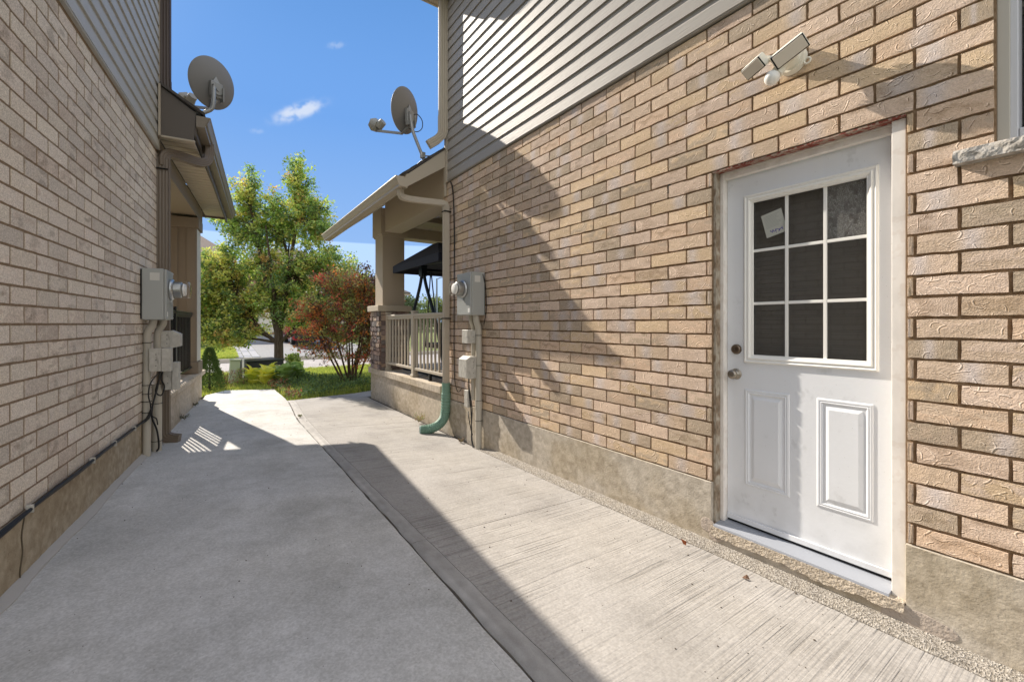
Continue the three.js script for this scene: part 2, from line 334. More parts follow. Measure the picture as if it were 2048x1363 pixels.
const shingleM = std({ map: tex(512, 512, (u, v) => { const row = Math.floor(v * 8), k = hash(Math.floor(u * 12 + (row % 2) * 0.5), row, 220) * 0.08 + (hash(u * 512 | 0, v * 512 | 0, 221) - 0.5) * 0.1; return [0.27 + k, 0.25 + k, 0.235 + k]; }, true, 1, 1), bumpMap: grain, bumpScale: 0.003, roughness: 0.95 });
const doorM = std({ map: tex(512, 1024, (u, v) => { const low = Math.exp(-v / 0.10), n = fbm(u, v, 9, 18, 5, 233), m = fbm(u, v, 50, 90, 3, 236); let k = (fbm(u, v, 3, 4, 3, 235) - 0.5) * 0.03 - low * 0.10 * smooth(0.35, 0.7, n) - 0.05 * smooth(0.66, 0.8, n) * smooth(0.45, 0.7, m); if (hash(u * 512 | 0, v * 1024 | 0, 237) > 0.9996) k -= 0.2; return [0.885 + k, 0.893 + k * 1.02, 0.905 + k * 1.08]; }, true, 1, 0.42), roughness: 0.42, bumpMap: tex(256, 256, (u, v) => fbm(u, v, 40, 40, 3, 230), false, 2, 2), bumpScale: 0.0003 });
const jambM = std({ map: tex(256, 512, (u, v) => { const k = (fbm(u, v, 6, 12, 4, 240) - 0.5) * 0.12, w = smooth(0.6, 0.75, fbm(u, v, 8, 30, 3, 243)); const c = mixc(c255(232, 226, 218), c255(212, 200, 188), w * 0.35); return [c[0] + k, c[1] + k, c[2] + k]; }, true, 4, 1), roughness: 0.6 });
const fillerM = std({ map: tex(256, 512, (u, v) => { const k = (fbm(u, v, 20, 40, 4, 250) - 0.5) * 0.3; const c = mixc(c255(160, 150, 134), c255(130, 112, 92), smooth(0.4, 0.7, fbm(u, v, 5, 20, 3, 253))); return [c[0] + k, c[1] + k, c[2] + k]; }, true, 4, 1), bumpMap: grain, bumpScale: 0.002, roughness: 0.9 });
const rustRedM = std({ map: tex(256, 256, (u, v) => { const w = smooth(0.42, 0.6, fbm(u, v, 30, 20, 3, 260)); const c = mixc(c255(126, 58, 44), c255(158, 138, 122), w); return c; }, true, 3, 3), roughness: 0.8 });
const sillM = std({ color: col(156, 160, 168), roughness: 0.5 });
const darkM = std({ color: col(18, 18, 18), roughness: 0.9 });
const glassM = new THREE.MeshPhysicalMaterial({ color: 0xffffff, transmission: 1, thickness: 0, roughness: 0.03, ior: 1.5 });
const dustM = std({ color: col(214, 214, 210), roughness: 1, transparent: true, alphaMap: tex(512, 512, (u, v) => { const n = fbm(u, v, 110, 110, 3, 270), m = fbm(u, v, 5, 5, 3, 275); return 0.03 + 0.55 * smooth(0.5, 0.75, n) * smooth(0.3, 0.6, m); }, false, 2, 2) });
const nickelM = std({ color: col(150, 142, 130), metalness: 0.9, roughness: 0.32 });
const steelM = std({ color: col(176, 178, 178), metalness: 0.85, roughness: 0.35 });
const meterGreyM = std({ color: col(170, 172, 168), roughness: 0.42, metalness: 0.15 });
const boxGreyM = std({ map: tex(256, 256, (u, v) => { const k = (fbm(u, v, 12, 12, 4, 295) - 0.5) * 0.12 - 0.08 * smooth(0.62, 0.75, fbm(u, v, 20, 5, 3, 297)); return [0.735 + k, 0.72 + k, 0.68 + k]; }, true, 3, 3), roughness: 0.6 });
const pvcM = std({ color: col(180, 174, 160), roughness: 0.5 });
const blackM = std({ color: col(22, 22, 23), roughness: 0.5 });
const blackRailM = std({ color: col(26, 27, 28), roughness: 0.35 });
const whiteM = std({ color: col(236, 234, 228), roughness: 0.45 });
const offWhiteM = std({ color: col(232, 228, 214), roughness: 0.5 });
const lensM = std({ color: col(214, 204, 188), roughness: 0.25 });
const dishM = std({ color: col(124, 122, 119), roughness: 0.55 });
const dishMetalM = std({ color: col(150, 150, 146), metalness: 0.5, roughness: 0.45 });
const hoseM = std({ color: col(112, 146, 128), roughness: 0.5 });
const navyM = std({ color: col(44, 48, 60), roughness: 0.85, bumpMap: grain, bumpScale: 0.0006 });
const rockM = std({ map: tex(256, 256, (u, v) => { const k = (fbm(u, v, 20, 20, 4, 280) - 0.5) * 0.35; return [0.66 + k, 0.64 + k, 0.61 + k]; }, true, 2, 2), bumpMap: tex(256, 256, (u, v) => fbm(u, v, 14, 14, 5, 283), false, 3, 3), bumpScale: 0.02, roughness: 0.95 });
const barkM = std({ map: tex(256, 512, (u, v) => { const k = (fbm(u, v, 24, 8, 4, 290) - 0.5) * 0.22; return [0.30 + k, 0.255 + k, 0.21 + k]; }, true, 2, 1), bumpMap: tex(256, 512, (u, v) => fbm(u, v, 24, 8, 4, 290), false, 2, 1), bumpScale: 0.012, roughness: 0.95 });
const soilM = std({ color: col(74, 62, 50), bumpMap: grain, bumpScale: 0.01, roughness: 1 });
const leafMat = (c, tr = 0.45) => new THREE.MeshPhysicalMaterial({ color: c, transmission: tr, thickness: 0, roughness: 0.9, ior: 1.3, side: THREE.DoubleSide });
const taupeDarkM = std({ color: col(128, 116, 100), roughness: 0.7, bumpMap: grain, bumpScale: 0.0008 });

// ---------------------------------------------------------------- ground, slabs, street
const XW = 2.474, JX = 0.965;
const leftWallX = (t) => -1.0275 + 0.0993 * t;
const jointWob = (t) => 0.012 * (vnoise(t * 2.1 + 40, 0.5, 999, 9, 401) - 0.5) + 0.006 * (vnoise(t * 9 + 80, 0.5, 999, 9, 402) - 0.5);
const jointX = (t) => JX + jointWob(t) + 0.10 * smooth(6.2, 8.2, t);
const rightFootY = (t) => lerp(-0.038, -0.080, smooth(0.8, 4.4, t));
const leftSlabY = (x, t) => { const k = clamp((x - leftWallX(t)) / (JX - leftWallX(t))); return lerp(lerp(0.088, 0.035, smooth(5, 6.6, t)), 0.012, k) + 0.004 * (fbm(x * 0.07 + 0.5, t * 0.05 + 0.5, 9, 9, 2, 410) - 0.5) - 0.03 * smooth(8.2, 10, t); };
const rightSlabY = (x, t) => lerp(0, rightFootY(t), clamp((x - JX) / (XW - 0.07 - JX))) + 0.004 * (fbm(x * 0.07 + 0.5, t * 0.05 + 0.5, 9, 9, 2, 411) - 0.5);
function sheet(xa, xb, ta, tb, nx, nt, y, skirt = 0.1) {     // a sheet between two edges xa(t), xb(t), from ta(k) to tb(k) (k = 0..1 across), with sides
  const pos = [], uv = [], idx = [], at = [];
  for (let j = 0; j <= nt; j++) { at.push([]); for (let i = 0; i <= nx; i++) { const k = i / nx, t = lerp(ta(k), tb(k), j / nt), x = lerp(xa(t), xb(t), k); at[j].push(pos.length / 3); pos.push(x, y(x, t), -t); uv.push(x, t); } }
  for (let j = 0; j < nt; j++) for (let i = 0; i < nx; i++) idx.push(at[j][i], at[j][i + 1], at[j + 1][i + 1], at[j][i], at[j + 1][i + 1], at[j + 1][i]);
  const g = new THREE.BufferGeometry(); g.setAttribute('position', new THREE.Float32BufferAttribute(pos, 3)); g.setAttribute('uv', new THREE.Float32BufferAttribute(uv, 2)); g.setIndex(idx); g.computeVertexNormals();
  if (!skirt) return g.toNonIndexed();
  const rim = [...at[0], ...at.slice(1).map((r) => r[nx]), ...at[nt].slice(0, -1).reverse(), ...at.slice(1, -1).map((r) => r[0]).reverse()], sp = [], su = [];
  for (let k = 0; k < rim.length; k++) { const a = rim[k] * 3, b = rim[(k + 1) % rim.length] * 3, A = [pos[a], pos[a + 1], pos[a + 2]], B = [pos[b], pos[b + 1], pos[b + 2]], C = [B[0], B[1] - skirt, B[2]], D = [A[0], A[1] - skirt, A[2]]; for (const p of [A, C, B, A, D, C]) { sp.push(...p); su.push(p[0] + p[1], p[2]); } }
  const s = new THREE.BufferGeometry(); s.setAttribute('position', new THREE.Float32BufferAttribute(sp, 3)); s.setAttribute('uv', new THREE.Float32BufferAttribute(su, 2)); s.computeVertexNormals();
  return mergeGeometries([g.toNonIndexed(), s]);
}
const K = (v) => () => v;
{
  const w = new THREE.Group(); w.name = 'side_path'; w.userData = { kind: 'structure', label: 'smooth grey concrete path along the left house' }; scene.add(w);
  const endL = (k) => k < 0.25 ? lerp(9.55, 10.1, k / 0.25) : lerp(10.1, 9.87, (k - 0.25) / 0.75);
  mesh('slab', sheet((t) => leftWallX(t) - 0.01 + (t > 9.0 ? 0.02 : 0), (t) => jointX(t) - 0.0865, K(-4), endL, 16, 110, leftSlabY), slabM, w);
  mesh('trowelled_edge', sheet((t) => jointX(t) - 0.086, (t) => jointX(t) - 0.010 - 0.010 * vnoise(t * 5, 0.5, 999, 9, 421), K(-4), K(9.87), 3, 220, (x, t) => leftSlabY(x, t) - 0.0004 - 0.006 * smooth(-0.03, 0.0, x - jointX(t))), slabM, w);
  // loose grey cement smear along the foot of the left wall
  mesh('cement_seam', sheet((t) => leftWallX(t) - 0.005, (t) => leftWallX(t) + 0.028 + 0.03 * vnoise(t * 5, 0.5, 999, 9, 423), K(0.5), K(5.3), 4, 130, (x, t) => leftSlabY(x, t) + 0.003 + 0.018 * (1 - smooth(0, 0.05, x - leftWallX(t))) + 0.006 * vnoise(x * 60, t * 40, 999, 999, 424), 0.02), std({ color: col(182, 178, 172), bumpMap: grain, bumpScale: 0.006, roughness: 0.95 }), w);
  const r = new THREE.Group(); r.name = 'side_walk'; r.userData = { kind: 'structure', label: 'broom finished pale concrete walk along the right house' }; scene.add(r);
  const endR = (k) => lerp(8.2, 8.95, k);
  const inner = (t) => jointX(t) + 0.105 + 0.03 * (vnoise(t * 0.6, 0.5, 999, 9, 425) - 0.5) + 0.008 * (vnoise(t * 4, 0.5, 999, 9, 426) - 0.5);
  const cuts = [-4, 2.43, 5.76];
  const lim = (t) => t > 8.22 ? 2.72 : XW - 0.062;
  cuts.forEach((c, i) => {
    const a = K(c + (i ? 0.003 : 0)), b = i < 2 ? K(cuts[i + 1] - 0.003) : endR;
    mesh('slab', sheet((t) => inner(t) + 0.001, lim, a, b, 12, i ? 60 : 90, rightSlabY), broomM, r);
    mesh('trowelled_edge', sheet((t) => jointX(t) + 0.003 + 0.009 * vnoise(t * 7, 0.5, 999, 9, 422), (t) => inner(t) - 0.001, a, i < 2 ? b : K(8.2), 4, i ? 70 : 130, (x, t) => rightSlabY(x, t) - 0.001 - 0.008 * smooth(0.03, 0.0, x - jointX(t))), edgeM, r);
  });
  mesh('bedding', sheet((t) => JX - 0.3, (t) => XW + 0.1, K(-4), K(8.1), 2, 20, (x, t) => rightSlabY(x, t) - 0.022, 0), std({ color: col(60, 54, 48), roughness: 1 }), r);
  // rounded fillet of exposed aggregate where the walk meets the wall
  const fil = []; for (let i = 0; i <= 8; i++) fil.push(i / 8);
  const wob = (t) => 0.012 * (vnoise(t * 3.1, 0.5, 999, 9, 430) - 0.5) + 0.006 * (vnoise(t * 13, 0.5, 999, 9, 431) - 0.5);
  mesh('aggregate_strip', sheet((t) => XW - 0.082 - wob(t), (t) => XW + 0.004, K(-4), K(4.05), 8, 240, (x, t) => { const k = clamp((x - (XW - 0.082 - wob(t))) / 0.082); return rightFootY(t) + 0.006 + 0.036 * Math.sqrt(k) * smooth(4.1, 3.7, t) + 0.004 * (vnoise(x * 150, t * 80, 999, 999, 432) - 0.5); }, 0.03), aggM, r);
}
// the terrain: lawn, street 22 cm lower, far side rising to the houses opposite
const groundY = (t) => t < 8.8 ? -0.14 : t < 15.3 ? lerp(-0.10, -0.22, smooth(8.8, 15.3, t)) : t < 22.3 ? -0.42 : t < 40 ? lerp(-0.24, 0.62, (t - 22.3) / 17.7) : 0.62;
const lawnMap = tex(512, 512, (u, v) => { const k = (fbm(u, v, 60, 60, 3, 440) - 0.5) * 0.24 + (hash(u * 512 | 0, v * 512 | 0, 441) - 0.5) * 0.1; const c = mixc(c255(92, 104, 46), c255(120, 122, 60), smooth(0.4, 0.65, fbm(u, v, 6, 6, 4, 442))); return [c[0] + k, c[1] + k, c[2] + k * 0.7]; }, true, 0.5, 0.5);
const lawnM = std({ map: lawnMap, bumpMap: grain, bumpScale: 0.02, roughness: 1 });
const asphaltM = std({ map: tex(512, 512, (u, v) => { const k = (fbm(u, v, 80, 80, 3, 450) - 0.5) * 0.16 + (hash(u * 512 | 0, v * 512 | 0, 451) - 0.5) * 0.1 + (fbm(u, v, 3, 5, 3, 452) - 0.5) * 0.08; return [0.60 + k, 0.575 + k, 0.56 + k]; }, true, 0.3, 0.3), bumpMap: grain, bumpScale: 0.004, roughness: 0.95 });
{
  const strips = [[-200, 8.8], [8.8, 15.3], [22.45, 40], [40, 420]];
  structure('lawn', merge(strips.map(([a, b]) => sheet(K(-260), K(260), K(a), K(b), 2, 24, (x, t) => t >= 8.8 && b < 16 ? groundY(Math.min(t, 15.29)) : groundY(t + (b > 40 ? 0.001 : 0)), 0))), lawnM);
  structure('street', sheet(K(-260), K(260), K(15.45), K(22.3), 2, 6, () => -0.40, 0), asphaltM);
  const kerbM = std({ color: col(176, 168, 156), bumpMap: grain, bumpScale: 0.002, roughness: 0.9 });
  structure('kerb', box(-120, 120, -0.5, -0.22, 15.3, 15.45, 0.02), kerbM);
  structure('kerb', box(-120, 120, -0.5, -0.235, 22.3, 22.45, 0.02), kerbM);
  // driveways opposite, lying on the rising lawn
  const dm = std({ map: tex(256, 256, (u, v) => { const k = (fbm(u, v, 50, 50, 3, 460) - 0.5) * 0.16; return [0.50 + k, 0.50 + k, 0.50 + k]; }, true, 0.4, 0.4), roughness: 0.95 });
  const slope = (x, t) => groundY(t) + 0.012;
  structure('driveway', sheet((t) => 1.87, (t) => 7.4, K(22.45), K(37), 3, 20, slope, 0.02), dm);
  structure('driveway', sheet(K(-5.4), K(-0.7), K(22.45), K(37), 3, 20, slope, 0.02), std({ color: col(92, 92, 98), roughness: 0.95, bumpMap: grain, bumpScale: 0.004 }));
  // paver border beside the wide driveway, stone by stone
  const pav = new THREE.Group(); pav.name = 'paver_border'; pav.userData = { kind: 'structure', label: 'band of grey paving stones beside the driveway opposite' }; scene.add(pav);
  const pm = [std({ color: col(132, 134, 140), roughness: 0.9 }), std({ color: col(118, 120, 128), roughness: 0.9 }), std({ color: col(146, 146, 150), roughness: 0.9 })];
  const pg = box(-0.15, 0.15, -0.03, 0.02, -0.2, 0.2, 0.012), r = rng(61);
  for (let j = 0; j < 34; j++) for (let i = 0; i < 3; i++) { const t = 22.7 + j * 0.425, p = mesh('paving_stone', pg, pm[Math.floor(r() * 3)], pav); p.position.set(1.06 + i * 0.32 + (r() - 0.5) * 0.01, groundY(t) + 0.012, -t); p.rotation.x = 0.048; }
}

// ---------------------------------------------------------------- shared house pieces
const SPROF = [[0.003, 0], [0.019, 0.0], [0.0185, 0.005], [0.0165, 0.083], [0.007, 0.098], [0.006, 0.1265], [0.019, 0.1265], [0.0185, 0.1315], [0.0165, 0.2075], [0.007, 0.2225], [0.006, 0.260], [0.003, 0.260]];
const PANEL = 0.253;
function sidingPanel(t0, t1, sgn) { return prism(SPROF.map(([n, y]) => [n * sgn, y]), t0, t1); }
const GUTTER = [[0, 0], [-0.004, -0.012], [0.008, -0.03], [0.03, -0.075], [0.045, -0.088], [0.047, -0.118], [0.125, -0.118], [0.125, 0], [0.121, 0], [0.121, -0.113], [0.052, -0.113], [0.05, -0.085], [0.013, -0.027], [0.014, 0]];
const ribbed = (w, h) => { const p = [], n = 4; for (const [ax, ay, bx, by] of [[-w, -h, w, -h], [w, -h, w, h], [w, h, -w, h], [-w, h, -w, -h]]) { const dx = bx - ax, dy = by - ay, L = Math.hypot(dx, dy), nx = dy / L, ny = -dx / L; for (let k = 0; k < n; k++) { const a = (k + 0.12) / n, b = (k + 0.5) / n; p.push([ax + dx * a, ay + dy * a], [ax + dx * b - nx * 0.0035, ay + dy * b - ny * 0.0035]); } } return p; };
const smoothPath = (pts, per = 8) => new THREE.CatmullRomCurve3(pts, false, 'centripetal').getPoints(pts.length * per);
function ring(x, t0, t1, y0, y1, prof, cap, sgn = -1) {        // mouldings round a rectangle on a wall of constant x; prof [[inset, height]...]
  const pos = [], put = (...v) => v.forEach((p) => pos.push(p[0], p[1], -p[2]));
  const rect = ([i, h]) => [[x + sgn * h, y0 + i, t0 + i], [x + sgn * h, y0 + i, t1 - i], [x + sgn * h, y1 - i, t1 - i], [x + sgn * h, y1 - i, t0 + i]];
  for (let k = 0; k < prof.length - 1; k++) { const a = rect(prof[k]), b = rect(prof[k + 1]); for (let q = 0; q < 4; q++) { const s = (q + 1) % 4; put(a[q], a[s], b[s], a[q], b[s], b[q]); } }
  if (cap) { const a = rect(prof[prof.length - 1]); put(a[0], a[1], a[2], a[0], a[2], a[3]); }
  const g = new THREE.BufferGeometry(); g.setAttribute('position', new THREE.Float32BufferAttribute(pos, 3)); g.computeVertexNormals();
  return planarUV(g);
}
// lays running-bond bricks on a wall: spans(course) gives [[t0, t1, phase]...]; the nearest 300 are single bricks, the rest one mass
function layBricks(wall, set, mat, x, front, courses, y0, yTop, spans, near, seed, jit, gap, L = BL) {
  const r = rng(seed), list = [];
  for (let c = 0; c < courses; c++) for (const [a, b, ph] of spans(c)) {
    let s = ph + (c % 2 ? L / 2 : 0); s -= Math.ceil((s - a) / L) * L;
    for (; s < b - 0.01; s += L) {
      const t0 = Math.max(a, s), t1 = Math.min(b, s + L); if (t1 - t0 < 0.02) continue;
      const yb = y0 + c * BHT, yt = Math.min(yTop, yb + BHT); if (yt - yb < 0.03) continue;
      list.push({ t: (t0 + t1) / 2 + (r() - 0.5) * jit, y: (yb + yt) / 2 + (r() - 0.5) * jit, sl: (t1 - t0 - gap) / (BL - gap), sy: (yt - yb - gap) / (BHT - gap), g: Math.floor(r() * set.length), x: x + (r() - 0.5) * jit * front, tilt: (r() - 0.5) * 0.006, d: near((t0 + t1) / 2, (yb + yt) / 2) });
    }
  }
  list.sort((p, q) => p.d - q.d);
  const rest = [];
  list.forEach((b, i) => {
    const m = new THREE.Matrix4().compose(new THREE.Vector3(b.x, b.y, -b.t), new THREE.Quaternion().setFromEuler(new THREE.Euler(b.tilt, front < 0 ? Math.PI : 0, 0)), new THREE.Vector3(1, b.sy, b.sl));
    if (i < 300) { const o = mesh('brick', set[b.g], mat, wall); o.applyMatrix4(m); } else rest.push(set[b.g].clone().applyMatrix4(m));
  });
  if (rest.length) { const o = mesh('brick', mergeGeometries(rest), mat, wall); o.userData.kind = 'stuff'; }
}

// ---------------------------------------------------------------- the right house
const rightHouse = thing('brick_house', 'right house of buff rustic brick with beige siding above and a white side door', 'house');
{
  const H = rightHouse, F0 = 0.346, S0 = 3.11, tEnd = 5.1, DT0 = 0.547, DT1 = 1.429, DTOP = 2.215, WT = 0.285, WB = 1.995, WH = 2.95, mx = XW + 0.011;
  // mortar wall with the openings left out, then the bricks
  const wall = mesh('wall', [box(mx, 2.72, F0, S0 - 0.01, DT1, tEnd - 0.004, 0), box(mx, 2.72, DTOP, S0 - 0.01, DT0, DT1, 0), box(mx, 2.72, F0, S0 - 0.01, WT, DT0, 0), box(mx, 2.72, F0, WB - 0.06, -0.8, WT, 0), box(mx, 2.72, WH, S0 - 0.01, -0.8, WT, 0), box(mx, 2.72, F0, S0 - 0.01, -1.8, -0.8, 0), box(2.72, 7.5, F0, 3.5, tEnd - 0.2, tEnd - 0.004, 0), box(2.72, 7.5, F0, 5.5, -1.8, -1.6, 0)], mortarM, H);
  layBricks(wall, bricksRight, brickRightM, XW, -1, 32, F0 + 0.003, S0 - 0.012, (c) => {
    const y = F0 + (c + 0.5) * BHT, out = [];
    if (y < DTOP) out.push([DT1, tEnd, 1.464]); else if (y < 3.11) out.push([WT, tEnd, 1.464]);
    if (y < DTOP) out.push([y > WB - 0.02 && y < WH ? WT : y < WB - 0.02 ? -1.6 : WT, DT0, 0.5178]);
    if (y >= DTOP && y >= WH) out.push([-1.6, WT, 1.464]);
    return out;
  }, (t, y) => (t < 0.1 ? 50 + Math.abs(t) : t + 0.25 * Math.abs(y - 1.3)), 51, 0.0016, 0.0118);
  // lower brick ends inside the door reveal
  const f = [];
  f.push(box(XW - 0.006, 2.75, -0.6, F0, DT1, tEnd - 0.002, 0.004), box(XW - 0.006, 2.75, -0.6, F0, -1.8, DT0, 0.004), box(XW - 0.006, 2.75, -0.6, 0.07, DT0, DT1, 0));
  mesh('foundation', f, pargeM, H);
  // rough concrete left where the foundation was cut for the door
  { const r = rng(63), g = new THREE.BoxGeometry(0.05, 0.054, 0.878, 3, 4, 90), p = g.attributes.position; for (let i = 0; i < p.count; i++) { const z = p.getZ(i); const a = fbm((z + 1) / 3, 0.3, 60, 9, 3, 470), b = fbm((z + 1) / 3, 0.7, 90, 9, 3, 471); p.setXYZ(i, p.getX(i) - (p.getX(i) < 0 ? 0.008 * a + 0.006 * b : 0), p.getY(i) + (p.getY(i) < 0 ? 0.045 * (a - 0.5) : 0.006 * (b - 0.5)), z); } g.computeVertexNormals(); g.translate(XW + 0.012, 0.064, -(DT0 + DT1) / 2); mesh('broken_concrete_edge', planarUV(g), std({ map: tex(256, 256, (u, v) => { const k = (fbm(u, v, 30, 30, 4, 473) - 0.5) * 0.5; return [0.72 + k * 0.6, 0.67 + k * 0.6, 0.60 + k * 0.6]; }, true, 4, 4), bumpMap: tex(256, 256, (u, v) => fbm(u, v, 26, 26, 4, 474), false, 5, 5), bumpScale: 0.009, roughness: 1 }), H); }
  const blob = (pts, th) => { const s = new THREE.Shape(pts.map(([a, b]) => new THREE.Vector2(a, b))); const g = new THREE.ExtrudeGeometry(s, { depth: th, bevelEnabled: true, bevelSize: 0.003, bevelThickness: 0.0012, bevelSegments: 1, curveSegments: 4 }); return g; };
  const outline = (cx, cy, rx, ry, n, s) => Array.from({ length: n }, (_, i) => { const a = i / n * Math.PI * 2, k = 0.72 + 0.5 * vnoise(i / n * 6, 0.5, 6, 9, s) + 0.1 * vnoise(i / n * 15, 0.5, 15, 9, s + 1); return [cx + Math.cos(a) * rx * k, cy + Math.sin(a) * ry * k]; });
  for (const [t, y, rx, ry, s] of [[0.575, 0.025, 0.055, 0.058, 480], [0.485, 0.035, 0.085, 0.036, 487], [1.45, 0.085, 0.045, 0.035, 482], [1.40, 0.03, 0.04, 0.028, 483]]) { const g = blob(outline(0, 0, rx, ry, 30, s), 0.0006); g.rotateY(-Math.PI / 2); g.translate(XW - 0.0055 - (s % 5) * 0.0007, y, -t); mesh('cement_patch', planarUV(g), cementM, H); }
  mesh('mortar_gap', box(XW + 0.003, XW + 0.012, 2.163, 2.238, 1.722, 1.737, 0), darkM, H);
  // siding, course by course, with three butt joints
  const seams = { 0: [1.91], 1: [2.53], 4: [3.14], 6: [1.2], 8: [2.2] };
  mesh('starter_strip', prism([[XW - 0.016, S0 - 0.006], [XW + 0.05, S0 - 0.006], [XW + 0.05, S0 + 0.0035], [XW - 0.019, S0 + 0.0035]], -1.8, 4.985), sidingRightM, H);
  for (let k = 0; k < 9; k++) { const cuts = [-1.8, ...(seams[k] || []), 4.985]; for (let i = 0; i < cuts.length - 1; i++) { const o = mesh('siding_panel', sidingPanel(cuts[i] + (i ? 0.0012 : 0), cuts[i + 1] + (i < cuts.length - 2 ? 0.010 : 0), -1), sidingRightM, H); o.position.set(XW - 0.004 - (i ? 0 : 0.0), S0 + 0.004 + k * PANEL, 0); if (i && cuts.length > 2) o.position.x += 0.0018; } }
  mesh('upper_wall', [box(XW + 0.002, 2.7, S0 + 0.006, 5.52, -1.8, 4.99, 0), box(2.7, 7.5, S0 + 0.4, 5.52, 4.8, 4.99, 0)], trimDarkM, H);
  mesh('corner_trim', [box(XW - 0.024, XW + 0.06, S0 + 0.4, 5.5, 4.985, 5.012, 0.003), box(XW - 0.026, XW - 0.004, S0 - 0.012, 5.5, 4.93, 4.984, 0.003)], trimM, H);
  // upper eave: soffit, fascia, gutter and roof
  mesh('upper_soffit', box(XW - 0.28, XW + 0.02, 5.46, 5.48, -2.0, 5.16, 0), soffitM, H);
  mesh('upper_fascia', [box(XW - 0.30, XW - 0.281, 5.44, 5.60, -2.0, 5.18, 0.003), box(XW - 0.281, 7.5, 5.44, 5.60, 5.162, 5.18, 0.003)], trimM, H);
  { const g = prism(GUTTER.map(([x, y]) => [x + XW - 0.43, y + 5.6]), -2.0, 5.18); mesh('upper_gutter', g, trimM, H); }
  mesh('upper_roof', poly([V(XW - 0.34, 5.605, -2.0), V(XW - 0.34, 5.605, 5.2), V(6.2, 7.6, 5.2), V(6.2, 7.6, -2.0)], 0.03, new THREE.Vector3(-0.45, 1, 0)), shingleM, H);
  // upper downspout with its kick-out over the porch roof
  const ud = mesh('upper_downspout', sweep([V(XW - 0.068, 5.5, 4.955), V(XW - 0.068, 3.80, 4.955)], ribbed(0.05, 0.036), new THREE.Vector3(0, 0, 1)), trimM, H);
  mesh('downspout_elbow', [sweep([V(XW - 0.068, 3.93, 4.955), V(XW - 0.068, 3.74, 4.955), V(XW - 0.085, 3.68, 4.962), V(XW - 0.14, 3.615, 4.98), V(XW - 0.24, 3.54, 5.01)], ribbed(0.054, 0.040), new THREE.Vector3(0, 0, 1))], trimM, ud);

  // ---- door
  const D = mesh('door', (() => { const x0 = 2.578, x1 = 2.62; return [box(x0, x1, 0.128, 1.10, 0.602, 1.388, 0), box(x0, x1, 2.025, 2.198, 0.602, 1.388, 0), box(x0, x1, 1.10, 2.025, 1.258, 1.388, 0), box(x0, x1, 1.10, 2.025, 0.602, 0.696, 0)]; })(), doorM, H, 'white steel half-lite side door');
  mesh('glass_frame', ring(2.578, 0.664, 1.288, 1.072, 2.05, [[0, 0], [0.002, 0.010], [0.009, 0.0145], [0.017, 0.0095], [0.022, 0.0095], [0.026, 0.0145], [0.033, 0.012], [0.038, 0.006], [0.046, 0.004], [0.048, -0.012]]), whiteM, D);
  const ts = [0.71, 0.885, 1.066, 1.242], ys = [1.118, 1.4165, 1.722, 2.004];
  for (let i = 1; i < 3; i++) mesh('muntin', box(2.5865, 2.595, ys[0], ys[3], ts[i] - 0.008, ts[i] + 0.008, 0.002), whiteM, D);
  for (let j = 1; j < 3; j++) for (let i = 0; i < 3; i++) mesh('muntin', box(2.587, 2.5945, ys[j] - 0.008, ys[j] + 0.008, ts[i] + (i ? 0.0085 : 0), ts[i + 1] - (i < 2 ? 0.0085 : 0), 0.002), whiteM, D);
  for (let i = 0; i < 3; i++) for (let j = 0; j < 3; j++) { const g = new THREE.PlaneGeometry(ts[i + 1] - ts[i], ys[j + 1] - ys[j]); g.rotateY(-Math.PI / 2); g.translate(2.598, (ys[j] + ys[j + 1]) / 2, -(ts[i] + ts[i + 1]) / 2); const d = i === 0 && j === 2; mesh('pane', g, glassM, D); if (d) mesh('dust_film', g.clone().translate(-0.0012, 0, 0), dustM, D, 'speckled dust on the upper right pane'); }
  mesh('blind', Array.from({ length: 38 }, (_, i) => box(2.64 + (i % 2) * 0.0007, 2.647, 1.06 + i * 0.0262, 1.06 + i * 0.0262 + 0.0261, 0.66, 1.30, 0.0008)), std({ color: col(76, 73, 68), roughness: 0.8 }), D);
  for (const [a, b] of [[1.046, 1.286], [0.685, 0.919]]) mesh('raised_panel', [ring(2.578, a, b, 0.355, 0.917, [[0, 0], [0.003, 0.004], [0.010, 0.006], [0.016, 0.0025], [0.020, 0.006], [0.027, 0.0015], [0.03, -0.004]]), ring(2.578, a + 0.03, b - 0.03, 0.385, 0.887, [[0, -0.004], [0.024, 0.007], [0.026, 0.0075]], true)], doorM, D);
  mesh('bottom_sweep', [box(2.566, 2.577, 0.128, 0.158, 0.603, 1.387, 0.003)], doorM, D);
  { const lathe = (pts) => { const g = new THREE.LatheGeometry(pts.map(([r, h]) => new THREE.Vector2(r, h)), 28); g.rotateZ(Math.PI / 2); return g; };
    const k = mesh('door_knob', lathe([[0, 0.062], [0.012, 0.062], [0.022, 0.058], [0.027, 0.05], [0.028, 0.042], [0.024, 0.034], [0.013, 0.028], [0.012, 0.014], [0.026, 0.010], [0.032, 0.004], [0.032, 0]]).translate(2.578, 1.0, -1.336), nickelM, D);
    mesh('deadbolt', [lathe([[0, 0.014], [0.012, 0.014], [0.013, 0.017], [0.022, 0.017], [0.029, 0.009], [0.030, 0]]).translate(2.578, 1.148, -1.334), box(2.555, 2.562, 1.142, 1.154, 1.331, 1.337, 0.001)], std({ color: col(112, 98, 84), metalness: 0.85, roughness: 0.35 }), D); }
  mesh('frame', [box(2.535, 2.66, 0.11, 2.205, 1.39, 1.412, 0.002), box(2.497, 2.66, 0.0705, 2.205, DT0 + 0.003, 0.600, 0.003), box(2.535, 2.66, 2.2, 2.2135, 0.6005, 1.4115, 0.002), box(2.54, 2.576, 2.168, 2.1995, 0.6005, 1.3895, 0.002)], jambM, D);
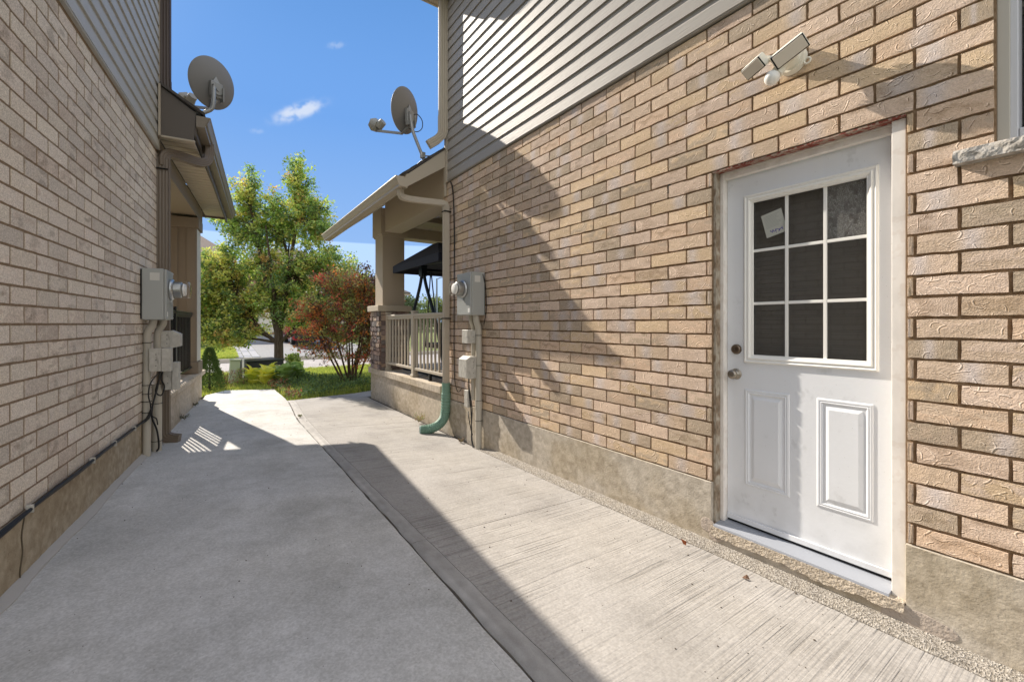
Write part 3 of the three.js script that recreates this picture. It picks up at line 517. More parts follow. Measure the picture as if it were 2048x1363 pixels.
  mesh('frame_filler', [box(2.49, 2.64, 0.08, 2.21, 1.4125, 1.4285, 0.002)], fillerM, D);
  mesh('lintel', [box(2.479, 2.53, 2.2055, 2.2145, DT0 + 0.001, DT1 - 0.001, 0.001)], rustRedM, D);
  mesh('threshold', [prism([[2.458, 0.092], [2.66, 0.092], [2.66, 0.112], [2.57, 0.112], [2.46, 0.103]], 0.6005, 1.412)], sillM, D);
  mesh('weatherstrip', box(2.582, 2.6, 0.112, 0.1278, 0.602, 1.388, 0), blackM, D);
  mesh('interior_lining', [box(3.6, 3.62, 0.1, 2.6, -0.9, 2.4, 0), box(2.73, 3.6, 0.1, 2.6, 2.38, 2.4, 0), box(2.73, 3.6, 0.1, 2.6, -0.9, -0.88, 0), box(2.73, 3.6, 0.08, 0.1, -0.9, 2.4, 0), box(2.73, 3.6, 2.6, 2.62, -0.9, 2.4, 0)], std({ color: col(92, 88, 82), roughness: 0.9 }), H);

  // ---- window with a rock-faced stone sill
  const Wn = mesh('window', [box(2.52, 2.62, WB, WH, 0.232, 0.278, 0.004), box(2.52, 2.62, WB, WH, -0.79, -0.74, 0.004), box(2.52, 2.62, WH - 0.05, WH - 0.002, -0.739, 0.231, 0.004), box(2.52, 2.62, WB + 0.0005, WB + 0.05, -0.739, 0.231, 0.004)], std({ color: col(206, 206, 210), roughness: 0.4 }), H, 'white window at the right edge of the photo');
  mesh('frame_step', [box(2.500, 2.519, WB + 0.001, WH - 0.003, 0.252, 0.2848, 0.002)], std({ color: col(190, 184, 172), roughness: 0.5 }), Wn);
  { const g = new THREE.PlaneGeometry(0.97, WH - WB - 0.1); g.rotateY(-Math.PI / 2); g.translate(2.575, (WB + WH) / 2, 0.254); mesh('pane', g, glassM, Wn); }
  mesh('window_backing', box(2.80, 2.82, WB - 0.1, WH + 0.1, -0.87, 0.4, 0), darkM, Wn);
  { const g = new THREE.BoxGeometry(0.18, 0.058, 1.19, 3, 5, 120), p = g.attributes.position; for (let i = 0; i < p.count; i++) { const x = p.getX(i), y = p.getY(i), z = p.getZ(i); if (x < -0.08) { const n = fbm((z + 2) / 5, (y + 1) / 3, 120, 90, 3, 490); const low = y < -0.012; p.setX(i, low ? x - 0.008 : x + 0.006 - 0.036 * n + 0.008 * Math.max(0, y) / 0.029); if (y > 0.025) p.setY(i, y - 0.010 * n); } } g.computeVertexNormals(); g.translate(XW + 0.05, 1.964, 0.2); g.translate(0, 0, 0); mesh('sill', planarUV(g), rockM, Wn); }

  // ---- porch
  const pb = mesh('porch_base', [box(XW, 6.2, -0.6, 0.385, tEnd, 8.17, 0.006)], porchConcM, H);
  mesh('porch_slab', box(XW - 0.038, 6.3, 0.385, 0.49, tEnd + 0.002, 8.215, 0.012), porchConcM, H);
  const C = mesh('column', [box(2.474, 2.874, 1.62, 2.86, 7.49, 7.9, 0.006)], taupeM, H);
  mesh('capital', [box(2.452, 2.896, 2.845, 2.872, 7.468, 7.922, 0.005), box(2.434, 2.914, 2.872, 3.33, 7.45, 7.94, 0.005)], taupeM, C);
  mesh('ledge', box(2.36, 2.97, 1.515, 1.62, 7.385, 8.01, 0.012), std({ color: col(186, 174, 154), bumpMap: grain, bumpScale: 0.002, roughness: 0.85 }), C);
  const pier = mesh('pier', box(2.425, 2.905, 0.49, 1.515, 7.445, 7.955, 0), std({ color: col(96, 84, 74), roughness: 1 }), H, 'stone-clad pier under the porch column');
  { const r = rng(71), sm = [[128, 106, 96], [150, 128, 112], [110, 96, 92], [166, 146, 128], [138, 122, 114], [120, 112, 108]].map((c) => std({ color: col(...c), bumpMap: rockM.bumpMap, bumpScale: 0.014, roughness: 0.95 }));
    const stoneGeo = (w, h) => { const g = new THREE.BoxGeometry(0.05, h, w, 2, 2, 3), p = g.attributes.position; for (let i = 0; i < p.count; i++) p.setXYZ(i, p.getX(i) + (r() - 0.5) * 0.012, p.getY(i) + (r() - 0.5) * 0.006, p.getZ(i) + (r() - 0.5) * 0.008); g.computeVertexNormals(); return planarUV(g); };
    for (const side of [0, 1]) { let y = 0.495; while (y < 1.49) { const h = Math.min(rr(0.045, 0.105, r), 1.512 - y); let a = 0; while (a < 0.5) { const w = Math.min(rr(0.10, 0.24, r), 0.51 - a); if (w > 0.04) { const o = mesh('stone', stoneGeo(w - 0.008, h - 0.008), sm[Math.floor(r() * sm.length)], pier); if (side) { o.rotation.y = Math.PI / 2; o.position.set(2.425 + a + w / 2, y + h / 2, -(7.45 - 0.012 * r())); } else o.position.set(2.432 - 0.016 * r(), y + h / 2, -(7.43 + a + w / 2)); } a += w; } y += h; } } }
  const rl = mesh('railing', [box(2.50, 2.585, 1.415, 1.452, 5.102, 7.44, 0.008), box(2.515, 2.57, 1.375, 1.414, 5.102, 7.44, 0.003), box(2.515, 2.57, 0.60, 0.64, 5.102, 7.44, 0.004)], trimM, H, 'beige aluminium railing');
  for (const t of [7.40, 6.215]) { mesh('post', [box(2.503, 2.582, 0.49, 1.475, t - 0.04, t + 0.04, 0.004), box(2.49, 2.595, 0.49, 0.53, t - 0.052, t + 0.052, 0.005), box(2.496, 2.589, 1.475, 1.50, t - 0.046, t + 0.046, 0.006)], trimM, rl); }
  for (const [a, b, n] of [[5.16, 6.175, 8], [6.255, 7.36, 8]]) for (let i = 0; i < n; i++) { const t = lerp(a, b, (i + 0.5) / n); mesh('baluster', box(2.53, 2.556, 0.6405, 1.3745, t - 0.014, t + 0.014, 0.002), trimM, rl); }
  mesh('rail_foot', [box(2.52, 2.56, 0.49, 0.599, 5.62, 5.66, 0.004)], blackM, rl);
  mesh('porch_beam', [box(2.50, 2.80, 2.91, 3.44, tEnd + 0.004, 7.448, 0.004)], taupeM, H); mesh('porch_beam', box(2.915, 6.2, 2.87, 3.2, 7.55, 7.85, 0.004), taupeM, H); mesh('porch_beam', box(2.805, 6.2, 2.98, 3.058, 6.62, 6.72, 0.004), taupeM, H);
  { const bd = []; for (let i = 0; i < 12; i++) { const a = 2.81 + i * 0.28; mesh('soffit_board', box(a, a + 0.258, 3.06, 3.075, tEnd + 0.006, 7.548, 0.003), soffitM, H); } }
  // sloping eave soffit in two rows of boards, close under the roof
  for (let i = 0; i < 3; i++) { const x0 = 1.956 + i * 0.182, x1 = x0 + 0.176, sy = (x) => 3.005 + (x - 1.956) * 0.79; mesh('eave_soffit', poly([V(x0, sy(x0), 4.995), V(x0, sy(x0), 9.15), V(x1, sy(x1), 9.15), V(x1, sy(x1), 4.995)], 0.01, new THREE.Vector3(-0.79, 1, 0)), soffitM, H); }
  mesh('fascia', [box(1.930, 1.954, 2.945, 3.12, 4.99, 9.16, 0.003)], trimM, H);
  // sloping barge board and the closing triangle at the near end of the porch roof
  mesh('barge_board', poly([V(1.925, 2.945, 4.985), V(1.925, 3.09, 4.985), V(2.449, 3.52, 4.985), V(2.449, 3.30, 4.985)], 0.022, new THREE.Vector3(0, 0, -1)), trimM, H);
  mesh('barge_board', poly([V(1.925, 2.945, 9.16), V(1.925, 3.09, 9.16), V(4.4, 5.11, 9.16), V(4.4, 4.89, 9.16)], 0.022, new THREE.Vector3(0, 0, 1)), trimM, H);
  mesh('corner_cap', box(XW - 0.024, XW - 0.002, 2.93, S0 + 0.42, 4.986, 5.03, 0.003), trimM, H);
  mesh('gutter', [prism(GUTTER.map(([x, y]) => [x + 1.824 - 0.02, y + 3.07]), 4.985, 9.17), poly([V(1.804, 3.07, 4.983), V(1.93, 3.07, 4.983), V(1.93, 2.952, 4.983), V(1.85, 2.952, 4.983), V(1.815, 3.04, 4.983)], 0.003, new THREE.Vector3(0, 0, -1))], trimM, H);
  // shingles in courses, each a thin strip lapped on the one below
  const sl = (3.56 - 3.1) / (2.474 - 1.895);
  const pr = mesh('porch_roof', poly([V(1.90, 3.085, 4.975), V(1.90, 3.085, 9.19), V(5.2, 3.085 + 3.3 * sl, 9.19), V(5.2, 3.085 + 3.3 * sl, 5.0), V(2.455, 3.085 + 0.555 * sl, 5.0), V(2.455, 3.085 + 0.555 * sl, 4.975)], 0.022, new THREE.Vector3(-sl, 1, 0)), shingleM, H);
  for (let i = 0; i < 8; i++) { const x0 = 1.885 + i * 0.115, y0 = 3.112 + (x0 - 1.9) * sl, near = x0 + 0.12 > 2.45 ? 5.015 : 4.972; mesh('shingle_course', poly([V(x0, y0 + 0.008, near), V(x0, y0 + 0.008, 9.195), V(x0 + 0.125, y0 + 0.125 * sl + 0.001, 9.195), V(x0 + 0.125, y0 + 0.125 * sl + 0.001, near)], 0.006, new THREE.Vector3(-sl, 1, 0)), shingleM, pr); }

  // ---- lower downspout
  const ds = mesh('downspout', [sweep([V(XW - 0.052, 2.78, 4.90), V(XW - 0.052, 1.35, 4.90), V(XW - 0.052, 0.50, 4.90)], ribbed(0.036, 0.03), new THREE.Vector3(0, 0, 1))], trimM, H, 'beige downspout with a green drain hose at its foot');
  const pth = smoothPath([V(1.905, 2.97, 5.10), V(1.905, 2.90, 5.10), V(1.92, 2.86, 5.09), V(1.98, 2.84, 5.07), V(2.10, 2.83, 5.03), V(2.28, 2.82, 4.96), V(2.38, 2.81, 4.92), V(2.415, 2.79, 4.905), V(XW - 0.052, 2.74, 4.90), V(XW - 0.052, 2.68, 4.90)], 5);
  mesh('elbow', [sweep(pth, ribbed(0.034, 0.03), new THREE.Vector3(0.36, 0, 0.93))], trimM, ds);
  for (const y of [2.70, 1.36]) mesh('strap', [box(XW - 0.093, XW - 0.0, y, y + 0.012, 4.855, 4.945, 0.001)], darkM, ds);
  { const pts = smoothPath([V(XW - 0.052, 0.56, 4.90), V(XW - 0.052, 0.40, 4.90), V(XW - 0.055, 0.22, 4.91), V(XW - 0.075, 0.10, 4.925), V(XW - 0.14, 0.02, 4.96), V(XW - 0.24, -0.025, 5.02), V(XW - 0.31, -0.03, 5.06)], 12);
    const c = circle(0.058, 14); c.scale = (i) => 1 + 0.075 * Math.sin(i * 2.1) * (i > 14 ? 1 : 0.35) - (i < 12 ? 0.1 : 0); mesh('drain_hose', sweep(pts, c, new THREE.Vector3(0.36, 0, 0.93), false), hoseM, ds, 'green corrugated drain hose');
    const e = circle(0.05, 14); mesh('hose_end', sweep(pts.slice(-5).map((p) => p.clone().add(new THREE.Vector3(-0.02, 0.001, -0.01))), e, new THREE.Vector3(0.36, 0, 0.93), false), std({ color: col(150, 178, 170), roughness: 0.5 }), ds); }
}

// ---------------------------------------------------------------- the left house (own frame: x = out from its wall, t = along it)
const LTURN = -0.09890, LPOS = [-1.0175, 0, 0.101];
const leftHouse = thing('brick_house', 'left house of pale pinkish brick with grey siding, in shade', 'house', LPOS, LTURN);
{
  const H = leftHouse, F0 = 0.405, S0 = 3.11, uEnd = 5.78;
  const wall = mesh('wall', [box(-0.25, -0.0035, F0, S0 - 0.01, -0.6, uEnd - 0.004, 0), box(-5, -0.25, F0, 3.6, uEnd - 0.2, uEnd - 0.004, 0), box(-5, -0.25, F0, 5.5, -0.6, -0.4, 0)], mortarLeftM, H);
  layBricks(wall, bricksLeft, brickLeftM, 0, 1, 31, F0 + 0.004, S0 - 0.012, () => [[1.6, uEnd, 0.13]], (t, y) => (t < 2.55 ? 50 - t : t + 0.3 * Math.abs(y - 1.6)), 57, 0.001, 0.0125, 0.2545);
  mesh('foundation', box(-0.3, -0.002, -0.6, F0, -0.6, uEnd, 0.003), pargeLeftM, H);
  mesh('foundation_crack', tube([V(0.0, 0.385, 2.93), V(0.001, 0.30, 2.90), V(0, 0.22, 2.91), V(0.001, 0.14, 2.885), V(0, 0.09, 2.89)], 0.003, 5), std({ color: col(96, 86, 70), roughness: 1 }), H);
  mesh('starter_strip', prism([[-0.05, S0 - 0.012], [0.022, S0 - 0.012], [0.018, S0 + 0.004], [-0.05, S0 + 0.004]], -0.6, 5.66), sidingLeftM, H);
  for (let k = 0; k < 9; k++) { const o = mesh('siding_panel', sidingPanel(-0.6, 5.66, 1), sidingLeftM, H); o.position.set(0.004, S0 + 0.004 + k * PANEL, 0); }
  mesh('upper_wall', [box(-0.3, -0.001, S0 + 0.006, 5.52, -0.6, 5.67, 0), box(-5, -0.3, S0 + 0.5, 5.52, 5.5, 5.67, 0)], trimDarkM, H);
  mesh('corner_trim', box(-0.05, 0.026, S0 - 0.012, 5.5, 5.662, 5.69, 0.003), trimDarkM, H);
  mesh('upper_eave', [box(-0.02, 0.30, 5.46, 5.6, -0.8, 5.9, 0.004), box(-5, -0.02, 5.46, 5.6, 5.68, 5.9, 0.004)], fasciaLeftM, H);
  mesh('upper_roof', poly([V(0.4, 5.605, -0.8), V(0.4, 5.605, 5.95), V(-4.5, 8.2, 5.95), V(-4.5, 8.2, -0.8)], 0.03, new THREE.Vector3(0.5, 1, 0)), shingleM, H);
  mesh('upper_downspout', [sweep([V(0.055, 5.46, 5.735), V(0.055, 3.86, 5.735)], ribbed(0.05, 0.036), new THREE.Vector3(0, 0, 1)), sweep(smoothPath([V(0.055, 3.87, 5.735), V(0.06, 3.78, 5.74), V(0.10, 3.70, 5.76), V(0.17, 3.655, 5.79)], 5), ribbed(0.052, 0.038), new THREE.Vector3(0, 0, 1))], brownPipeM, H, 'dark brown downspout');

  // porch: base, column, railing, beam, eaves
  const P0 = uEnd + 0.004, P1 = 9.03;
  mesh('porch_base', box(-4, 0, -0.6, 0.40, P0, P1, 0.006), porchConcM, H);
  mesh('porch_slab', [prism([[-4, 0.40], [0.0, 0.40], [0.045, 0.445], [0.045, 0.50], [0.03, 0.512], [-4, 0.515]], P0, P1 + 0.05)], porchConcM, H);
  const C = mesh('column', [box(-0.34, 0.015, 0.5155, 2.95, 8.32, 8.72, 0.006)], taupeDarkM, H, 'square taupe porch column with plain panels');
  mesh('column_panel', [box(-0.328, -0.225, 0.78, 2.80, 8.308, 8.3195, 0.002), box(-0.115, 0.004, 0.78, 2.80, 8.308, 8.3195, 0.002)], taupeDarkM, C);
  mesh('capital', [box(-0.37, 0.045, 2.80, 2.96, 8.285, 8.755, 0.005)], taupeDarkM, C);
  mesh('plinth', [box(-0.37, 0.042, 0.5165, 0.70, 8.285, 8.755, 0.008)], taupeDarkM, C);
  mesh('lit_side_sheet', [box(0.0155, 0.021, 0.71, 2.79, 8.33, 8.70, 0.001)], std({ color: col(200, 196, 186), roughness: 0.5 }), C);  // pale colour stands in for sunlight on the column side facing the alley
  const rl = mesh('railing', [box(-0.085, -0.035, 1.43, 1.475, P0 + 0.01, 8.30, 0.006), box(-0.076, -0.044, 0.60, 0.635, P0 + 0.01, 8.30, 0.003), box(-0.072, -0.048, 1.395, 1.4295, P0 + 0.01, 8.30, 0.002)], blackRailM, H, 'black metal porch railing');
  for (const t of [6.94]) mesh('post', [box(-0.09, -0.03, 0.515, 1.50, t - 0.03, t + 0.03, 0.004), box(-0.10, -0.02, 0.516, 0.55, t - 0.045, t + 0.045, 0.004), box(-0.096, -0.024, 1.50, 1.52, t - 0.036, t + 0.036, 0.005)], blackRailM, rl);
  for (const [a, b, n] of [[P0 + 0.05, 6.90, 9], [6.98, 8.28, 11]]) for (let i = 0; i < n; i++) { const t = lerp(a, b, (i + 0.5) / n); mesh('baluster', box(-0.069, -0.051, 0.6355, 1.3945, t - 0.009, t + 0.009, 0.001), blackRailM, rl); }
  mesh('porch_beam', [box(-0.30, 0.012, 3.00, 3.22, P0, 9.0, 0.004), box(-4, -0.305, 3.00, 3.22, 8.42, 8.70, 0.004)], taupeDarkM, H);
  // soffit boards under the eave and in the porch ceiling
  for (let i = 0; i < 29; i++) { const a = 5.64 + i * 0.131; mesh('soffit_board', prism([[0.0135, 3.235], [0.315, 3.235], [0.315, 3.245], [0.0135, 3.245]], a, a + 0.115), soffitM, H); }
  for (let i = 0; i < 19; i++) { const a = P0 + 0.004 + i * 0.13; mesh('ceiling_board', box(-4, -0.305, 3.235, 3.245, a, a + 0.115, 0.001), soffitM, H); }
  const g0 = 3.50, g1 = 3.34, ua = 5.60, ub = 9.44, gy = (t) => lerp(g0, g1, (t - ua) / (ub - ua));
  const tilt = (g) => { const p = g.attributes.position; for (let i = 0; i < p.count; i++) p.setY(i, p.getY(i) + gy(-p.getZ(i)) - 0); g.computeVertexNormals(); return g; };
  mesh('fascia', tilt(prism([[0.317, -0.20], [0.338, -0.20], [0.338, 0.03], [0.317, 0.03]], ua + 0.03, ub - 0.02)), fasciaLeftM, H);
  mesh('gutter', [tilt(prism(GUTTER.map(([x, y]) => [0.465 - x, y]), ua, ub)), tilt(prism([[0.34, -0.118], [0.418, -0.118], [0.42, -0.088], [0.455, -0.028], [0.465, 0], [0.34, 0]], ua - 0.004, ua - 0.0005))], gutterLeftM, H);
  const slope = 0.62, ry = (x) => (0.40 - x) * slope;
  mesh('porch_roof', poly([V(0.40, g0 + 0.02, ua - 0.02), V(0.40, g1 + 0.02, ub + 0.03), V(-4.0, g1 + 0.02 + ry(-4.0), ub + 0.03), V(-4.0, g0 + 0.02 + ry(-4), 5.70), V(0.03, g0 + 0.02 + ry(0.03), 5.70), V(0.03, g0 + 0.02 + ry(0.03), ua - 0.02)], 0.025, new THREE.Vector3(slope, 1, 0)), shingleM, H);
  // end board closing the near end of the porch eave
  mesh('end_board', poly([V(0.028, 3.232, ua + 0.012), V(0.316, 3.232, ua + 0.012), V(0.338, g0 + 0.03, ua + 0.012), V(0.028, g0 + 0.015 + ry(0.028), ua + 0.012)], 0.014, new THREE.Vector3(0, 0, -1)), fasciaLeftM, H);
  mesh('end_board', poly([V(-4, 3.22, ub - 0.03), V(0.338, 3.20, ub - 0.03), V(0.338, g1 + 0.03, ub - 0.03), V(-4, g1 + 0.02 + ry(-4), ub - 0.03)], 0.02, new THREE.Vector3(0, 0, 1)), fasciaLeftM, H);
  mesh('end_trim', [box(0.0275, 0.046, 3.22, 3.75, 5.575, 5.606, 0.003), box(0.046, 0.33, 3.212, 3.231, 5.59, 5.62, 0.003)], soffitM, H);
  // lower downspout with its long offset from the gutter
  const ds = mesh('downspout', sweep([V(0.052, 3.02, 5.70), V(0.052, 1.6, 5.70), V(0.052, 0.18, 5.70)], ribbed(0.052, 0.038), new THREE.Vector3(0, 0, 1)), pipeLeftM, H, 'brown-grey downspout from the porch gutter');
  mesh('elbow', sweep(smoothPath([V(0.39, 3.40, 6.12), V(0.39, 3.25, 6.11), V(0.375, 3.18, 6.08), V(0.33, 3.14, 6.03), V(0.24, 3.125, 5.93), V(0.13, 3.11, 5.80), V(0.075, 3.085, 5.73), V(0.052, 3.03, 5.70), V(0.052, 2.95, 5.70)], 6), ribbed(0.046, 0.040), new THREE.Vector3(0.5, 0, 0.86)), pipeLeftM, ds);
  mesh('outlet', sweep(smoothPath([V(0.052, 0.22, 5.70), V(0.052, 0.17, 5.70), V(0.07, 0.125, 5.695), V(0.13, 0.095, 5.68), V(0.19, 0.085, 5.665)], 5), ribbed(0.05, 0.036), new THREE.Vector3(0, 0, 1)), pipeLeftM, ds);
  mesh('strap', [box(0.0, 0.094, 2.90, 2.912, 5.645, 5.755, 0.001)], darkM, ds);
}
const leftSpot = (x, y, t) => { const v = V(x, y, t).applyAxisAngle(new THREE.Vector3(0, 1, 0), LTURN); return [v.x + LPOS[0], v.y, -v.z + LPOS[2]]; };

// ---------------------------------------------------------------- meters, pipes and boxes on the walls
function meterParts(o, s) {               // s: outwards sign of x in this frame; box 0.32 wide, 0.47 high, 0.2 deep, foot at the origin
  const X = (a, b) => (s > 0 ? [a, b] : [-b, -a]);
  mesh('enclosure', [box(...X(0.012, 0.17), 0, 0.47, -0.16, 0.16, 0.008), box(...X(0.1705, 0.19), 0.006, 0.464, -0.156, 0.156, 0.006)], meterGreyM, o);
  mesh('back_plate', box(...X(0.0, 0.0115), 0.01, 0.46, -0.15, 0.15, 0.002), blackM, o);
  const turned = (pts, seg = 32) => { const g = new THREE.LatheGeometry(pts.map(([r, h]) => new THREE.Vector2(r, h)), seg); g.rotateZ(s > 0 ? -Math.PI / 2 : Math.PI / 2); return g; };
  mesh('meter_ring', turned([[0.086, 0], [0.098, 0], [0.1, 0.012], [0.094, 0.03], [0.084, 0.032]]).translate(s * 0.19, 0.29, 0), steelM, o);
  mesh('meter_body', [turned([[0, 0.10], [0.06, 0.10], [0.076, 0.085], [0.08, 0.0]]).translate(s * 0.19, 0.29, 0)], std({ color: col(150, 150, 146), metalness: 0.7, roughness: 0.3 }), o);
  mesh('dial', [turned([[0, 0.122], [0.055, 0.122], [0.06, 0.102]]).translate(s * 0.19, 0.29, 0)], whiteM, o);
  mesh('glass_cover', [turned([[0, 0.16], [0.05, 0.16], [0.074, 0.154], [0.082, 0.14], [0.083, 0.03]]).translate(s * 0.19, 0.29, 0)], glassM, o);
  mesh('seal', [box(...X(0.192, 0.21), 0.165, 0.195, -0.012, 0.012, 0.003)], steelM, o);
  mesh('sticker', [box(...X(0.1905, 0.1915), 0.03, 0.075, -0.14, -0.10, 0)], whiteM, o);
  mesh('sticker', [box(...X(0.07, 0.14), 0.36, 0.43, -0.1615, -0.1602, 0)], std({ color: col(206, 204, 196), roughness: 0.6 }), o);
  for (const [y, t] of [[0.02, -0.145], [0.02, 0.145], [0.45, -0.145], [0.45, 0.145]]) mesh('screw', cyl(V(s * 0.19, y, t), V(s * 0.194, y, t), 0.006, 0.005, 10), steelM, o);
}
const conduit = (o, s, pts, r, mat = pvcM) => mesh('conduit', tube(pts.map(([x, y, t]) => V(s * x, y, t)), r, 12, 40), mat, o);
const tie = (o, s, x, y, t, r) => { const g = new THREE.TorusGeometry(r, 0.003, 5, 16); g.rotateX(Math.PI / 2); g.translate(s * x, y, -t); mesh('cable_tie', strip(g), blackM, o); };
{
  const o = thing('electric_meter', 'grey electric meter box on the sunny right wall behind the beige downspout', 'electric meter', [XW, 1.392, 4.19]);
  meterParts(o, -1);
  conduit(o, -1, [[0.09, 0.01, 0.02], [0.085, -0.05, 0.02], [0.05, -0.13, 0.03], [0.045, -0.26, 0.03], [0.045, -0.60, 0.03], [0.045, -0.95, 0.03]], 0.027);
  conduit(o, -1, [[0.09, 0.01, -0.10], [0.085, -0.06, -0.10], [0.055, -0.13, -0.09], [0.05, -0.25, -0.09], [0.05, -0.8, -0.09], [0.05, -1.47, -0.09]], 0.035);
  mesh('coupling', [cyl(V(-0.05, -0.94, -0.09), V(-0.05, -1.03, -0.09), 0.041, 0.041, 20)], pvcM, o);
  for (const y of [-0.22, -0.55, -0.94, -1.16]) tie(o, -1, 0.05, y, -0.09, 0.039);
  mesh('ground_wire', tube([V(-0.04, 0.45, -0.165), V(-0.015, 0.3, -0.18), V(-0.012, 0.05, -0.19), V(-0.03, -0.1, -0.17)], 0.004, 6), blackM, o);
}
function smallBox(name, label, pos, turn, s, w, h, d, lid) {
  const o = thing(name, label, 'utility box', pos, turn); const X = (a, b) => (s > 0 ? [a, b] : [-b, -a]);
  mesh('housing', box(...X(0, d * 0.55), 0, h, -w / 2, w / 2, 0.006), boxGreyM, o);
  mesh('lid', [lid ? prism([[s * d * 0.55, -0.005], [s * d, 0.012], [s * d, h - 0.03], [s * d * 0.55, h + 0.006]], -w / 2 - 0.004, w / 2 + 0.004) : box(...X(d * 0.555, d), -0.004, h + 0.004, -w / 2 - 0.004, w / 2 + 0.004, 0.008)], boxGreyM, o);
  mesh('screw', [box(...X(d, d + 0.003), h * 0.5 - 0.006, h * 0.5 + 0.006, -w / 2 + 0.012, -w / 2 + 0.024, 0.001)], steelM, o);
  for (const y of [0.25, 0.5, 0.75]) mesh('vent_hole', box(...X(d * 0.3, d * 0.34), h * y - 0.004, h * y + 0.004, -w / 2 - 0.0012, -w / 2 - 0.0002, 0), darkM, o);
  return o;
}
smallBox('telephone_box', 'small pale box on the pipes directly below the right meter', [XW - 0.085, 1.085, 4.17], 0, -1, 0.13, 0.145, 0.10, false);
smallBox('cable_box', 'tilted-lid pale box hanging on the right pipes, middle of three', [XW - 0.085, 0.70, 4.17], 0, -1, 0.17, 0.24, 0.13, true);
smallBox('junction_box', 'narrow grey box lowest on the right wall behind the cables', [XW - 0.03, 0.35, 4.32], 0, -1, 0.08, 0.19, 0.06, false);
{
  const o = thing('cable_bundle', 'black cables hanging below the right utility boxes to the ground', 'cable', [XW, 0, 4.2]);
  for (const [a, b] of [[0, 0], [0.02, 0.015]]) mesh('wire', tube([V(-0.10 + a, 0.71, 0.04 + b), V(-0.075, 0.55, 0.06 + b), V(-0.06, 0.35, 0.03 + b * 2), V(-0.06, 0.15, 0.04), V(-0.075, 0.0, 0.0 + b), V(-0.09, -0.07, -0.06 + b)], 0.006, 6), blackM, o);
  mesh('wire', tube([V(-0.07, 0.30, 0.10), V(-0.10, 0.24, 0.03), V(-0.085, 0.1, 0.0), V(-0.06, 0.05, 0.02)], 0.006, 6), blackM, o);
  const p = thing('wall_cable', 'thin black cable running down beside the right downspout', 'cable', [XW, 0, 4.75]);
  for (const k of [0, 0.018]) mesh('wire', tube([V(-0.012, 3.08, 0.10 + k), V(-0.02, 3.0, 0.03 + k), V(-0.012, 2.6, k), V(-0.012, 1.6, 0.004 + k * 0.4), V(-0.012, 0.75, 0.0 + k * 0.3), V(-0.014, 0.55, -0.03), V(-0.02, 0.47, -0.12), V(-0.016, 0.53, -0.2)], 0.0045, 6), blackM, p);
}
